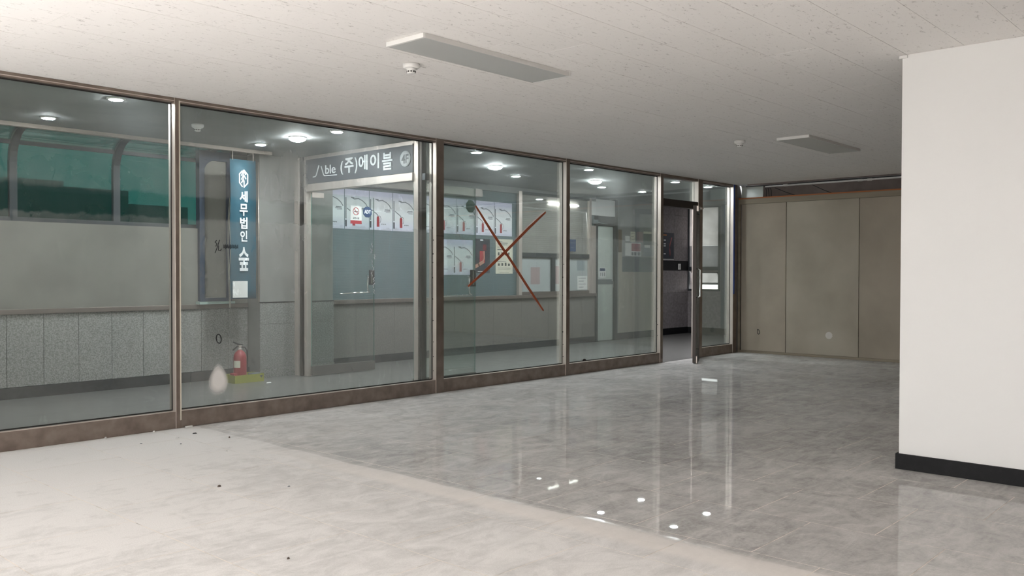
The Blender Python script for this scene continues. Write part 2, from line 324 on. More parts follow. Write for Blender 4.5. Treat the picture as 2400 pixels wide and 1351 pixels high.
# ------------------------------------------------------------------ builders
def tag(o, label=None, cat=None, group=None, kind=None):
    if label: o['label'] = label
    if cat: o['category'] = cat
    if group: o['group'] = group
    if kind: o['kind'] = kind
    return o
def thing(name, loc, label, cat, group=None, kind=None):
    o = bpy.data.objects.new(name, None); o.empty_display_size = .1; COL.objects.link(o); o.location = loc
    return tag(o, label, cat, group, kind)
def wloc(o):
    v = Vector(o.location); p = o.parent
    while p: v = v+Vector(p.location); p = p.parent
    return v
def link(name, me, loc, parent=None):
    o = bpy.data.objects.new(name, me); COL.objects.link(o)
    if parent:
        o.parent = parent; o.location = Vector(loc)-wloc(parent)
    else: o.location = loc
    return o
class MB:
    """collects shapes in world coordinates, builds one mesh whose origin is the centre of its base"""
    def __init__(s): s.v = []; s.f = []; s.mi = []; s.m = []; s.sm = []
    def mat(s, m):
        if m not in s.m: s.m.append(m)
        return s.m.index(m)
    def add(s, vs, fs, m, smooth=False):
        o = len(s.v); s.v += [tuple(v) for v in vs]; k = s.mat(m)
        for f in fs: s.f.append([i+o for i in f]); s.mi.append(k); s.sm.append(smooth)
        return s
    def box(s, x0, x1, y0, y1, z0, z1, m, bev=0.):
        if bev <= 0:
            vs = [(x, y, z) for z in (z0, z1) for y in (y0, y1) for x in (x0, x1)]
            return s.add(vs, [(0, 2, 3, 1), (4, 5, 7, 6), (0, 1, 5, 4), (2, 6, 7, 3), (0, 4, 6, 2), (1, 3, 7, 5)], m)
        bm = bmesh.new(); bmesh.ops.create_cube(bm, size=1)
        for v in bm.verts: v.co = Vector((x0+(v.co.x+.5)*(x1-x0), y0+(v.co.y+.5)*(y1-y0), z0+(v.co.z+.5)*(z1-z0)))
        bmesh.ops.bevel(bm, geom=bm.edges[:], offset=bev, segments=2, affect='EDGES', profile=.5)
        bm.verts.index_update(); s.add([v.co.copy() for v in bm.verts], [[v.index for v in f.verts] for f in bm.faces], m); bm.free(); return s
    def tube(s, pts, r, m, n=8, caps=True):
        pts = [Vector(p) for p in pts]; vs = []; fs = []
        rs = r if isinstance(r, (list, tuple)) else [r]*len(pts)
        prev = None
        for i, p in enumerate(pts):
            d = (pts[min(i+1, len(pts)-1)]-pts[max(i-1, 0)]).normalized()
            a = Vector((0, 0, 1)) if abs(d.z) < .9 else Vector((1, 0, 0))
            if prev is not None: a = prev
            u = (a-d*a.dot(d)).normalized(); w = d.cross(u); prev = u
            for k in range(n):
                t = 2*math.pi*k/n; vs.append(p+u*math.cos(t)*rs[i]+w*math.sin(t)*rs[i])
        for i in range(len(pts)-1):
            for k in range(n): fs.append((i*n+k, i*n+(k+1) % n, (i+1)*n+(k+1) % n, (i+1)*n+k))
        if caps: fs.append(tuple(range(n))[::-1]); fs.append(tuple(range((len(pts)-1)*n, len(pts)*n)))
        return s.add(vs, fs, m, True)
    def lathe(s, c, prof, m, n=24, smooth=True):
        vs = []; fs = []
        for r, z in prof:
            for k in range(n):
                t = 2*math.pi*k/n; vs.append((c[0]+r*math.cos(t), c[1]+r*math.sin(t), c[2]+z))
        for i in range(len(prof)-1):
            for k in range(n): fs.append((i*n+k, i*n+(k+1) % n, (i+1)*n+(k+1) % n, (i+1)*n+k))
        fs.append(tuple(range(n))[::-1]); fs.append(tuple(range((len(prof)-1)*n, len(prof)*n)))
        return s.add(vs, fs, m, smooth)
    def prism(s, pts, nrm, m):
        """polygon of 3-D points extruded along vector nrm"""
        n = len(pts); pts = [Vector(p) for p in pts]; q = [p+Vector(nrm) for p in pts]
        fs = [tuple(range(n))[::-1], tuple(range(n, 2*n))]+[(k, (k+1) % n, n+(k+1) % n, n+k) for k in range(n)]
        return s.add(pts+q, fs, m)
    def build(s, name, parent=None, origin=None):
        xs, ys, zs = zip(*s.v)
        o = Vector(origin) if origin else Vector(((min(xs)+max(xs))/2, (min(ys)+max(ys))/2, min(zs)))
        me = bpy.data.meshes.new(name); me.from_pydata([Vector(v)-o for v in s.v], [], s.f)
        for m in s.m: me.materials.append(m)
        me.polygons.foreach_set('material_index', s.mi); me.polygons.foreach_set('use_smooth', s.sm)
        bm = bmesh.new(); bm.from_mesh(me); bmesh.ops.recalc_face_normals(bm, faces=bm.faces[:]); bm.to_mesh(me); bm.free()
        me.update()
        return link(name, me, o, parent)
def box(name, x0, x1, y0, y1, z0, z1, m, parent=None, bev=0.):
    return MB().box(x0, x1, y0, y1, z0, z1, m, bev).build(name, parent)
def copy_tree(o, loc=None, parent=None):
    c = o.copy(); COL.objects.link(c); c.parent = parent
    if loc is not None: c.location = loc
    for ch in o.children: copy_tree(ch, None, c)
    return c
def text_into(mb, body, place, m, depth=.004, bold=0.):
    """place(u, v) with u, v in 0..1 -> world point; normal offset given by place(u, v, d)"""
    cu = bpy.data.curves.new('t', 'FONT'); cu.body = body; cu.size = 1; cu.offset = bold; cu.resolution_u = 3; cu.fill_mode = 'FRONT'
    to = bpy.data.objects.new('t', cu); COL.objects.link(to)
    dg = bpy.context.evaluated_depsgraph_get(); me = bpy.data.meshes.new_from_object(to.evaluated_get(dg))
    xs = [v.co.x for v in me.vertices]; ys = [v.co.y for v in me.vertices]
    if xs:
        x0, x1, y0, y1 = min(xs), max(xs), min(ys), max(ys); w = max(x1-x0, 1e-6); h = max(y1-y0, 1e-6)
        vs = [place((v.co.x-x0)/w, (v.co.y-y0)/h, 0) for v in me.vertices]; n = len(vs)
        vs += [place((v.co.x-x0)/w, (v.co.y-y0)/h, depth) for v in me.vertices]
        fs = []
        from collections import Counter
        ec = Counter()
        for p in me.polygons:
            vv = list(p.vertices); fs.append([i+n for i in vv])
            for a, b in zip(vv, vv[1:]+vv[:1]): ec[(a, b)] += 1
        for (a, b) in list(ec):
            if (b, a) not in ec: fs.append([a, b, b+n, a+n])
        mb.add(vs, fs, m)
    bpy.data.objects.remove(to); bpy.data.curves.remove(cu); bpy.data.meshes.remove(me)
    return mb
def on_y(x0, x1, z0, z1, y):          # face looking to -Y
    return lambda u, v, d: (x0+(x1-x0)*u, y-d, z0+(z1-z0)*v)
def on_x(y0, y1, z0, z1, x):          # face looking to -X, y0 = left as seen
    return lambda u, v, d: (x-d, y0+(y1-y0)*u, z0+(z1-z0)*v)
def ribbon_y(mb, pts, w, y, m, d=.0015):
    """flat hand-drawn stroke in the plane y, pts = (x, z)"""
    for (a, b), (c, e) in zip(pts, pts[1:]):
        dx, dz = c-a, e-b; L = math.hypot(dx, dz) or 1; nx, nz = -dz/L*w/2, dx/L*w/2; ex, ez = dx/L*w*.3, dz/L*w*.3
        mb.prism([(a+nx-ex, y, b+nz-ez), (c+nx+ex, y, e+nz+ez), (c-nx+ex, y, e-nz+ez), (a-nx-ex, y, b-nz-ez)], (0, -d, 0), m)
    return mb

def strip_y(mb, pts, w, y, m, d=.0015):
    """one continuous painted stroke, pts = (x, z)"""
    a = []; b = []
    for i, p in enumerate(pts):
        q, r = pts[max(i-1, 0)], pts[min(i+1, len(pts)-1)]; dx, dz = r[0]-q[0], r[1]-q[1]; L = math.hypot(dx, dz)
        ww = w*(.62 if i in (0, len(pts)-1) else 1); nx, nz = -dz/L*ww/2, dx/L*ww/2
        a.append((p[0]+nx, y, p[1]+nz)); b.append((p[0]-nx, y, p[1]-nz))
    n = len(pts); vs = a+b+[(v[0], v[1]-d, v[2]) for v in a+b]; fs = []
    for i in range(n-1): fs += [(i, i+1, n+i+1, n+i), (2*n+i, 3*n+i, 3*n+i+1, 2*n+i+1), (i, 2*n+i, 2*n+i+1, i+1), (n+i, n+i+1, 3*n+i+1, 3*n+i)]
    fs += [(0, n, 3*n, 2*n), (n-1, 3*n-1, 4*n-1, 2*n-1)]
    return mb.add(vs, fs, m)

H = 2.492                    # ceiling height
PY = 6.325                   # room face of the glass partition
XB = 12.036                  # cement board wall at the far end of the room
XW, YR = -1.00, -2.40        # window wall and rear wall behind the camera
CEND = 15.222                # end wall of the corridor

# ------------------------------------------------------------------ floor with tiles
floor = MB().box(XW-.2, XB+.6, YR-.2, 6.44, -.12, -.0006, MT['grout']).build('floor')
tag(floor, 'dusty polished grey tile floor of the empty room and corridor', 'floor', kind='structure')
xed = [3.428+.596*k for k in range(0, 16)]; xed = [v for v in xed if v < XB-.02]+[XB]
xl = [3.056-.596*k for k in range(0, 9)]; xl = [v for v in xl if v > XW+.02]+[XW]
xed = xl[::-1]+xed
share = {}
cells = []
for ci in range(len(xed)-1):
    x0, x1 = xed[ci], xed[ci+1]
    y = 2.334 + (.298 if ci % 2 == (len(xl)+1) % 2 else 0) - .596*9
    while y < PY:
        a, b = max(y, YR), min(y+.596, PY)
        if b-a > .02 and not (x0 < 5.80 and x1 > 5.50 and b < 1.83 and x0 > 5.3 and x1 < 5.9): cells.append((x0, x1, a, b))
        y += .596
def vis(x0, x1, y0, y1, z):
    best = 0
    for fx in (0, .5, 1):
        for fy in (0, .5, 1):
            p = project((x0+(x1-x0)*fx, y0+(y1-y0)*fy, z))
            if p and -60 < p[0] < 2460 and -60 < p[1] < 1411: best = 1
    d = math.hypot((x0+x1)/2, (y0+y1)/2)
    return (0 if best else 1, d)
cells.sort(key=lambda c: vis(*c, 0))
rest = MB(); G = .0026
for i, (x0, x1, y0, y1) in enumerate(cells):
    if i < 300:
        key = (round(x1-x0, 3), round(y1-y0, 3))
        if key not in share:
            hx, hy = key[0]/2-G, key[1]/2-G; t = MB().box(-hx, hx, -hy, hy, -.008, 0, MT['tile'])
            me = bpy.data.meshes.new('floor_tile'); me.from_pydata(t.v, [], t.f); me.materials.append(MT['tile']); share[key] = me
        link('floor_tile', share[key], ((x0+x1)/2, (y0+y1)/2, random.uniform(-.0002, .0002)), floor)
    else: rest.box(x0+G, x1-G, y0+G, y1-G, -.008, 0, MT['tile'])
if rest.v: tag(rest.build('distant_tiles', floor), kind='stuff')
cfl = MB().box(0, CEND+.3, 6.44, 10.3, -.12, 0, MT['corfloor']).build('corridor_paving', floor)
box('threshold_strip', 3.0, 12.0, PY, 6.44, -.12, .001, MT['corfloor'], floor)

# ------------------------------------------------------------------ ceiling with tiles
ceil = MB().box(XW-.2, XB-.06, YR-.2, PY+.06, H+.002, H+.2, MT['ceil_gap']).build('ceiling')
tag(ceil, 'white speckled mineral tile ceiling of the room', 'ceiling', kind='structure')
share = {}; cells = []
TY, TX = .3175, .635
y = 1.489-TY*13; row = 0
while y < PY:
    x = 3.395-TX*9+(TX/2 if row % 2 else 0)
    while x < XB-.06:
        a, b, c, d = max(x, XW), min(x+TX, XB-.06), max(y, YR), min(y+TY, PY+.05)
        if b-a > .02 and d-c > .02: cells.append((a, b, c, d))
        x += TX
    y += TY; row += 1
cells.sort(key=lambda c: vis(*c, H))
rest = MB(); G = .0010
for i, (x0, x1, y0, y1) in enumerate(cells):
    if i < 300:
        key = (round(x1-x0, 3), round(y1-y0, 3))
        if key not in share:
            hx, hy = key[0]/2-G, key[1]/2-G; t = MB().box(-hx, hx, -hy, hy, 0, .012, MT['ceil'])
            me = bpy.data.meshes.new('ceiling_tile'); me.from_pydata(t.v, [], t.f); me.materials.append(MT['ceil']); share[key] = me
        link('ceiling_tile', share[key], ((x0+x1)/2, (y0+y1)/2, H+random.uniform(-.0004, .0004)), ceil)
    else: rest.box(x0+G, x1-G, y0+G, y1-G, H, H+.012, MT['ceil'])
tag(rest.build('distant_ceiling_tiles', ceil), kind='stuff')
MB().box(0, 5.36, 6.44, 8.41, H, H+.2, MT['soffit']).box(5.36, CEND+.3, 6.44, 9.25, H, H+.2, MT['soffit']).build('corridor_soffit', ceil)
box('added_shade_slab', 0, CEND+.3, 8.46, 9.95, 2.92, 3.1, MT['fascia'], ceil)  # unseen slab added to keep the steep sun off the green canopy
box('soffit_edge', 0, 5.36, 8.39, 8.45, H-.035, H+.26, MT['fascia'], ceil)
box('head_filler', XW, 12.0, PY+.062, 6.438, H+.001, H+.2, MT['fascia'], ceil)

# ------------------------------------------------------------------ walls of the room
wr = box('wall_right', 5.505, 5.80, .85, 1.830, 0, H-.001, MT['paint'])
tag(wr, 'bright white painted wall end on the right with black skirting', 'wall', kind='structure')
br = box('baseboard_right', 5.488, 5.504, .834, 1.846, 0, .093, MT['blackbase'], None, .002)
tag(br, 'black skirting along the foot of the white wall end', 'baseboard', kind='structure')
box('skirting_return', 5.505, 5.816, 1.831, 1.846, 0, .093, MT['blackbase'], br); box('skirting_return', 5.505, 5.816, .834, .849, 0, .093, MT['blackbase'], br)
MB().box(5.492, 5.505, 1.80, 1.845, H-.022, H-.006, MT['white']).build('corner_bead_stub', wr)
# window wall and rear wall, behind the camera
WZ0, WZ1, WY0, WY1 = .10, 2.46, -1.85, 6.05
ww = MB().box(XW-.2, XW, YR-.2, 6.44, 0, WZ0, MT['paint']).box(XW-.2, XW, YR-.2, 6.44, WZ1, H, MT['paint']).box(XW-.2, XW, YR-.2, WY0, WZ0, WZ1, MT['paint']).box(XW-.2, XW, WY1, 6.44, WZ0, WZ1, MT['paint']).build('wall_front')
tag(ww, 'white window wall behind the camera', 'wall', kind='structure')
n = 4
for k in range(n):
    a = WY0+(WY1-WY0)*k/n; b = WY0+(WY1-WY0)*(k+1)/n
    w = thing('window_%d' % (k+5), (XW-.1, (a+b)/2, WZ0), 'aluminium window in the wall behind the camera, number %s from the glass partition' % ('four', 'three', 'two', 'one')[k], 'window', kind='structure')
    for nm, c in (('stile', (a+.002, a+.05, WZ0, WZ1)), ('stile', (b-.05, b-.002, WZ0, WZ1)), ('bottom_rail', (a+.05, b-.05, WZ0, WZ0+.05)), ('top_rail', (a+.05, b-.05, WZ1-.05, WZ1))):
        box(nm, XW-.13, XW-.07, c[0], c[1], c[2], c[3], MT['white'], w)
    box('pane', XW-.104, XW-.098, a+.05, b-.05, WZ0+.05, WZ1-.05, MT['glass_plain'], w)
rw = box('wall_rear', XW-.2, XB+.6, YR-.2, YR, 0, H, mat('taupe_wall_paint', (.50, .46, .43), .7))
tag(rw, 'plain taupe wall behind the camera', 'wall', kind='structure')

# cement board wall at the far end
wb = thing('wall_back', (XB+.05, 4, 0), 'brownish cement board wall closing the far end of the room', 'wall', kind='structure')
ys = [6.30, 5.592, 4.547, 3.50, 2.45, 1.40, .35, -.70, -1.75, YR]
for k in range(len(ys)-1):
    pan = box('cement_panel', XB, XB+.04, ys[k+1]+.004, ys[k]-.004, .035, 2.206, MT['cement2'] if k == 1 else MT['cement'], wb, .003)
    if k == 0:
        m = MB(); pts = [(6.03, .355), (6.01, .35), (5.995, .325), (5.99, .30), (6.005, .283), (6.025, .29), (6.022, .32), (6.03, .355)]
        for (a, b), (c, e) in zip(pts, pts[1:]):
            L = math.hypot(c-a, e-b); ny, nz = -(e-b)/L*.0045, (c-a)/L*.0045
            m.prism([(XB, a+ny, b+nz), (XB, c+ny, e+nz), (XB, c-ny, e-nz), (XB, a-ny, b-nz)], (-.0012, 0, 0), MT['marker'])
        m.build('marker_scribble', pan)
    if k == 1:
        m = MB(); m.prism([(XB, 4.955+.05*math.cos(t*math.pi/10)*(1+.08*math.sin(t*3)), .315+.05*math.sin(t*math.pi/10)) for t in range(20)], (-.0012, 0, 0), mat('filler_patch', (.66, .63, .59), .8))
        m.build('filler_patch', pan)
MB().box(XB-.006, XB+.05, YR, 6.33, .001, .034, MT['plank']).build('bottom_batten', wb)
MB().box(XB-.012, XB+.06, YR, 6.34, 2.208, 2.282, MT['plank']).build('top_plank', wb)
MB().box(XB-.014, XB+.10, YR, 6.34, 2.283, 2.300, MT['rust']).build('rusty_channel', wb)
MB().box(XB-.010, XB+.012, 6.31, 6.345, 0, 2.206, MT['plank']).build('edge_batten', wb)
MB().box(XB+.045, XB+.06, YR, 6.30, .02, 2.20, MT['hole']).build('backing_sheet', wb)
vw = box('wall_void', XB+.42, XB+.6, YR, 6.42, 0, 2.9, MT['voidwall']); tag(vw, 'bare brown block wall seen in the gap above the cement boards', 'wall', kind='structure')
MB().box(XB-.06, XB+.6, YR, 6.42, 2.75, 2.9, MT['darkmetal']).build('void_lid', vw)
sp = box('trim_1', XB+.01, XB+.03, 5.96, 6.30, 2.30, 2.46, mat('pale_glass_panel', (.46, .50, .47), .25)); tag(sp, 'small pale glass strip above the board wall beside the partition', 'trim', kind='structure')
# services in the gap
pp = thing('conduit_pipe', (XB-.02, 3, 2.42), 'grey conduit pipe running along the ceiling edge above the cement boards', 'pipe')
MB().tube([(XB+.02, 5.93, 2.447), (XB+.02, 5.0, 2.450), (XB+.02, 4.0, 2.452), (XB+.02, YR+.05, 2.456)], .012, MT['pipe']).build('tube', pp)
for yy in (5.62, 4.55, 4.42, 3.2): MB().tube([(XB+.02, yy+.03, 2.45), (XB+.02, yy-.03, 2.45)], .0165, MT['offwhite']).build('coupling', pp)
bc = MB().tube([(XB+.05, 6.25, 2.47), (XB+.05, 5.6, 2.463), (XB+.05, 4.8, 2.475), (XB+.05, 4.1, 2.47), (XB+.05, 3, 2.475), (XB+.05, YR+.05, 2.475)], .014, MT['cable']).build('electric_cable')
tag(bc, 'black cable slung behind the grey conduit above the cement boards', 'cable')
for k, (pts, lab) in enumerate((([(5.93, 2.44), (5.915, 2.38), (5.92, 2.30)], 'short black cable end hanging nearest the glass partition'), ([(5.90, 2.445), (5.885, 2.37), (5.875, 2.30)], 'second short black cable hanging from the conduit end'), ([(5.875, 2.445), (5.85, 2.39), (5.85, 2.30)], 'third short black cable hanging from the conduit end'), ([(5.80, 2.43), (5.62, 2.35), (5.50, 2.305)], 'thin black wire sagging diagonally behind the conduit'), ([(5.25, 2.44), (5.05, 2.34), (4.95, 2.30)], 'thin black wire slanting down in the middle of the gap'))):
    tag(MB().tube([(XB+.03+.01*k, a, b) for a, b in pts], .005, MT['cable'], 6).build('loose_wire'), lab, 'wire')

# ------------------------------------------------------------------ glass partition
wl_ = thing('wall_left', (5.0, PY, 0), 'long glazed partition with brown fronted stainless posts between room and corridor', 'wall', kind='structure')
PD = .10
def post(x0, x1, z0=0, z1=H-.002, side=True, holes=()):
    """front face brown, a dark reflection put into its colour; side faces bright"""
    m = MB().box(x0, x1, PY, PY+PD, z0, z1, MT['steel'], .002)
    o = m.build('post', wl_)
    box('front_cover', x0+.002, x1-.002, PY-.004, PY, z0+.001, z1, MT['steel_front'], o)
    if holes:
        h = MB()
        for z in holes:
            yy = PY+PD*random.uniform(.35, .6)
            h.tube([(x0+.001, yy, z), (x0-.0012, yy, z)], random.uniform(.004, .007), MT['hole'], 8)
        h.build('screw_holes', o)
    return o
hs = [.25+.14*k+random.uniform(-.05, .05) for k in range(9)]
p1 = post(3.203, 3.247); p2 = post(5.869, 5.971, holes=hs+[1.5, 1.62]); p3 = post(7.897, 7.960, holes=hs); p4 = post(9.875, 9.937, holes=hs+[1.55])
p5 = post(10.832, 10.948); p6 = post(11.836, 11.953); p0 = post(.20, .25); p00 = post(XW, XW+.05)
MB().box(3.234, 3.2435, PY-.007, PY-.003, .06, H-.02, MT['caulk']).build('caulk_line', p1)
MB().box(5.869, 5.971, PY-.0046, PY-.0038, 1.538, 1.542, MT['hole']).build('cover_joint', p2)
box('blue_tape', 11.838, 11.872, PY-.008, PY-.004, .87, H-.004, MT['bluetape'], p6)
bays = [(XW+.05, .20), (.25, 3.203), (3.247, 5.869), (5.971, 7.897), (7.960, 9.875), (10.948, 11.836)]
RZ, HZ = .128, 2.455
panes = []
for k, (a, b) in enumerate(bays):
    r = box('bottom_rail', a, b, PY+.004, PY+PD-.004, 0.0, RZ, MT['rail'], wl_, .002)
    box('bright_lip', a, b, PY+.002, PY+.03, RZ, RZ+.004, MT['steel'], r)
    h = box('head_rail', a, b, PY+.004, PY+PD-.004, HZ, H-.001, MT['steel_front'], wl_)
    box('head_lip', a, b, PY+.002, PY+.010, HZ+.010, HZ+.016, MT['steel'], h)
    gm = MB().box(a, b, PY+.058, PY+.068, RZ-.01, HZ+.01, MT['glass'])
    gm.mi[2] = gm.mat(MT['dusty'])                      # the face towards the room carries the dust
    pn = gm.build('glass_pane', wl_); panes.append(pn)
    g = MB()
    for c in ((a, b, RZ+.004, RZ+.012), (a, b, HZ-.008, HZ), (a, a+.006, RZ+.012, HZ-.008), (b-.006, b, RZ+.012, HZ-.008)):
        g.box(c[0], c[1], PY+.05, PY+.057, c[2], c[3], MT['gasket'])
    g.build('gasket', pn)
# door bay: transom and header
hd = box('door_header', 9.937, 10.832, PY+.002, PY+PD-.002, 2.072, 2.170, MT['darkmetal'], wl_, .002)
box('head_rail', 9.937, 10.832, PY+.004, PY+PD-.004, HZ, H-.001, MT['steel_front'], wl_)
gm = MB().box(9.937, 10.832, PY+.058, PY+.068, 2.165, HZ+.01, MT['glass']); gm.mi[2] = gm.mat(MT['dusty']); gm.build('transom_pane', wl_)
# marks drawn on the panes
m = MB(); strip_y(m, [(6.476, 1.871), (6.70, 1.63), (7.02, 1.31), (7.30, 1.02), (7.564, .755)], .033, PY+.0575, MT['orange']); tag(m.build('spray_stroke', panes[3]), 'orange sprayed stroke falling to the right')
m = MB(); strip_y(m, [(7.597, 1.865), (7.30, 1.67), (6.95, 1.42), (6.62, 1.20), (6.365, 1.04)], .033, PY+.056, MT['orange']); tag(m.build('spray_stroke', panes[3]), 'orange sprayed stroke rising to the right')
m = MB()
ribbon_y(m, [(3.572, 1.432), (3.560, 1.418), (3.575, 1.405), (3.566, 1.385)], .006, PY+.057, MT['marker'])
ribbon_y(m, [(3.598, 1.435), (3.575, 1.37), (3.560, 1.335)], .006, PY+.057, MT['marker']); ribbon_y(m, [(3.590, 1.39), (3.588, 1.355), (3.606, 1.352), (3.612, 1.365)], .006, PY+.057, MT['marker'])
for k in range(6):
    x = 3.632+.022*k
    ribbon_y(m, [(x, 1.400-.004*(k%3)), (x+.002, 1.374), (x+.010, 1.379), (x+.008, 1.395)], .0035, PY+.057, MT['marker'])
    ribbon_y(m, [(x+.015, 1.402), (x+.017, 1.366+.006*(k%2))], .0035, PY+.057, MT['marker'])
tag(m.build('marker_note', panes[2]), 'black marker scribble')
m = MB(); ribbon_y(m, [(3.588+.021*math.cos(t)-.004*math.sin(t), .655+.036*math.sin(t)) for t in [k*math.pi/9 for k in range(19)]], .0065, PY+.057, MT['marker']); tag(m.build('marker_circle', panes[2]), 'black hand drawn oval')
m = MB(); random.seed(3)
z = 1.452
for k in range(9):
    x = 5.125+random.uniform(-.012, .022)
    ribbon_y(m, [(x+random.uniform(-.012, .012), z), (x+random.uniform(-.014, .014), z-.016), (x+random.uniform(-.012, .016), z-.026), (x+random.uniform(-.01, .014), z-.040)], .0055, PY+.057, MT['chalk']); z -= .053
tag(m.build('chalk_note', panes[2]), 'white handwriting running down the glass')
m = MB().box(3.46, 3.71, PY+.0560, PY+.0568, .17, .50, soft_blob('white_blob_fade', (.80, .775, .75), 3.583, .335, .082, .135, .93)); tag(m.build('white_blob', panes[2]), 'soft white blob on the glass')  # white oval on the pane, fading out towards its edge
m = MB().prism([(8.315+.035*math.cos(t*math.pi/12), PY+.057, RZ+.004+.028*math.sin(t*math.pi/12)) for t in range(13)], (0, -.004, 0), MT['gasket']); tag(m.build('setting_block', panes[4]), 'black half-round block')
random.seed(11)

# swing door of the partition, standing open into the room
d1 = thing('door_1', (10.832, PY-.004, 0), 'dark framed glass swing door standing ajar into the room', 'door', kind='structure')
DL = .855
def dbox(nm, a, b, c, d, z0, z1, m, par=d1, bev=.002):
    mb = MB().box(a, b, c, d, z0, z1, m, bev); o = mb.build(nm); o.parent = par; return o
def local_child(nm, mb, par):
    o = mb.build(nm, origin=(0, 0, 0)); o.parent = par; o.location = (0, 0, 0); return o
for nm, a, b, z0, z1 in (('stile', -.055, -.004, .012, 2.062), ('stile', -DL, -DL+.05, .012, 2.062), ('bottom_rail', -DL+.05, -.055, .012, .125), ('top_rail', -DL+.05, -.055, 1.99, 2.062)):
    local_child(nm, MB().box(a, b, -.022, .022, z0, z1, MT['darkmetal'], .003), d1)
local_child('pane', MB().box(-DL+.05, -.055, -.005, .005, .125, 1.99, MT['glass']), d1)
local_child('pull_handle', MB().tube([(-DL+.03, -.024, .86), (-DL+.03, -.07, .88), (-DL+.03, -.07, 1.22), (-DL+.03, -.024, 1.24)], .011, MT['chrome']), d1)
local_child('top_pivot', MB().box(-DL-.012, -DL+.075, -.05, -.023, 1.985, 2.055, MT['steel'], .003).tube([(-.52, -.05, 2.03), (-.62, -.09, 2.035), (-.72, -.06, 2.045)], .01, MT['steel']), d1)
local_child('bottom_bolt', MB().box(-DL-.006, -DL+.045, -.038, -.023, .004, .10, MT['steel'], .003), d1)
d1.rotation_euler.z = math.radians(27.2)

# ------------------------------------------------------------------ ceiling fixtures
def ceiling_light(x0, x1, y0, y1, lab):
    t = thing('ceiling_light', ((x0+x1)/2, (y0+y1)/2, H-.027), lab, 'light', 'flat unlit ceiling light panels')
    z0, z1 = H-.027, H-.0005
    box('back_plate', x0+.004, x1-.004, y0+.004, y1-.004, z0+.008, z1, MT['offwhite'], t)
    box('diffuser', x0+.018, x1-.018, y0+.006, y1-.006, z0+.0015, z0+.0075, MT['diffuser'], t)
    for a, b in ((x0, x0+.018), (x1-.018, x1)): box('end_cap', a, b, y0, y1, z0, z1, MT['white'], t, .0015)
    for a, b in ((y0, y0+.006), (y1-.006, y1)): box('side_rail', x0+.018, x1-.018, a, b, z0, z1, MT['offwhite'], t)
    for fx in (.28, .84): MB().tube([(x0+(x1-x0)*fx, y1+.0005, z0+.006), (x0+(x1-x0)*fx, y1+.003, z0+.006)], .004, MT['hole']).build('screw', t)
    return t
ceiling_light(3.243, 4.533, 3.598, 3.912, 'flat unlit ceiling light panel nearest the camera, above the middle of the room')
ceiling_light(8.050, 9.340, 3.520, 3.845, 'flat unlit ceiling light panel far back near the white wall')
def detector(x, y, lab):
    t = thing('smoke_detector', (x, y, H-.062), lab, 'smoke detector', 'round ceiling smoke detectors')
    MB().lathe((x, y, H), [(.044, -.030), (.052, -.022), (.0535, -.001)], MT['white'], 28).build('base', t)
    s = MB().lathe((x, y, H), [(.020, -.062), (.027, -.058), (.028, -.036), (.040, -.030)], MT['white'], 24).build('sensor_head', t)
    m = MB()
    for k in range(10):
        a = 2*math.pi*k/10+.2; c, q = math.cos(a), math.sin(a)
        m.prism([(x+c*.0276-q*.005, y+q*.0276+c*.005, H-.054), (x+c*.0276+q*.005, y+q*.0276-c*.005, H-.054), (x+c*.0276+q*.005, y+q*.0276-c*.005, H-.046), (x+c*.0276-q*.005, y+q*.0276+c*.005, H-.046)], (c*.0015, q*.0015, 0), MT['hole'])
    m.build('vents', s)
detector(3.685, 4.20, 'white smoke detector on the room ceiling beside the nearer light panel')
detector(7.98, 4.20, 'white smoke detector on the room ceiling beside the far light panel')
detector(3.92, 7.32, 'white smoke detector on the corridor ceiling behind the glass')
# corridor downlights
def downlight(x, y, lab):
    t = thing('downlight', (x, y, H-.012), lab, 'light', 'lit round corridor downlights')
    MB().lathe((x, y, H), [(.050, -.010), (.066, -.008), (.068, -.0005)], MT['white'], 28).build('trim_ring', t)
    MB().lathe((x, y, H), [(.046, -.0135), (.050, -.0102)], MT['led'], 24).build('lens', t)
def dome(x, y, lab):
    t = thing('dome_light', (x, y, H-.05), lab, 'light', 'lit dome lights along the corridor middle')
    MB().lathe((x, y, H), [(.085, -.012), (.088, -.0005)], MT['white'], 28).build('base', t)
    MB().lathe((x, y, H), [(.02, -.048), (.055, -.040), (.076, -.026), (.082, -.0122)], MT['leddome'], 28).build('globe', t)
for x, y, lab in ((2.93, 6.70, 'lit downlight near the partition above the leftmost glass pane'), (2.90, 7.94, 'lit downlight near the green glazing at the far left'),
                  (4.95, 7.96, 'lit downlight deep in the corridor in front of the teal banner'), (4.97, 6.70, 'lit downlight close to the partition just left of the dark sign'),
                  (6.82, 6.70, 'lit downlight close to the partition just right of the brown post'), (6.85, 7.95, 'lit downlight behind the dark sign near the posters'),
                  (8.90, 6.76, 'lit downlight close to the partition above the fourth pane'), (8.86, 7.96, 'lit downlight in front of the extinguisher posters'),
                  (10.83, 7.98, 'lit downlight in front of the service window'), (11.88, 7.95, 'lit downlight in front of the pale green door'),
                  (10.93, 6.75, 'lit downlight above the open swing door'), (11.86, 6.75, 'lit downlight above the pane at the far right')):
    downlight(x, y, lab)
for x, y, lab in ((4.93, 7.28, 'lit dome light in front of the dark sign'), (7.87, 7.41, 'lit dome light behind the pane with the orange cross'), (10.07, 7.53, 'lit dome light in front of the service window')):
    dome(x, y, lab)

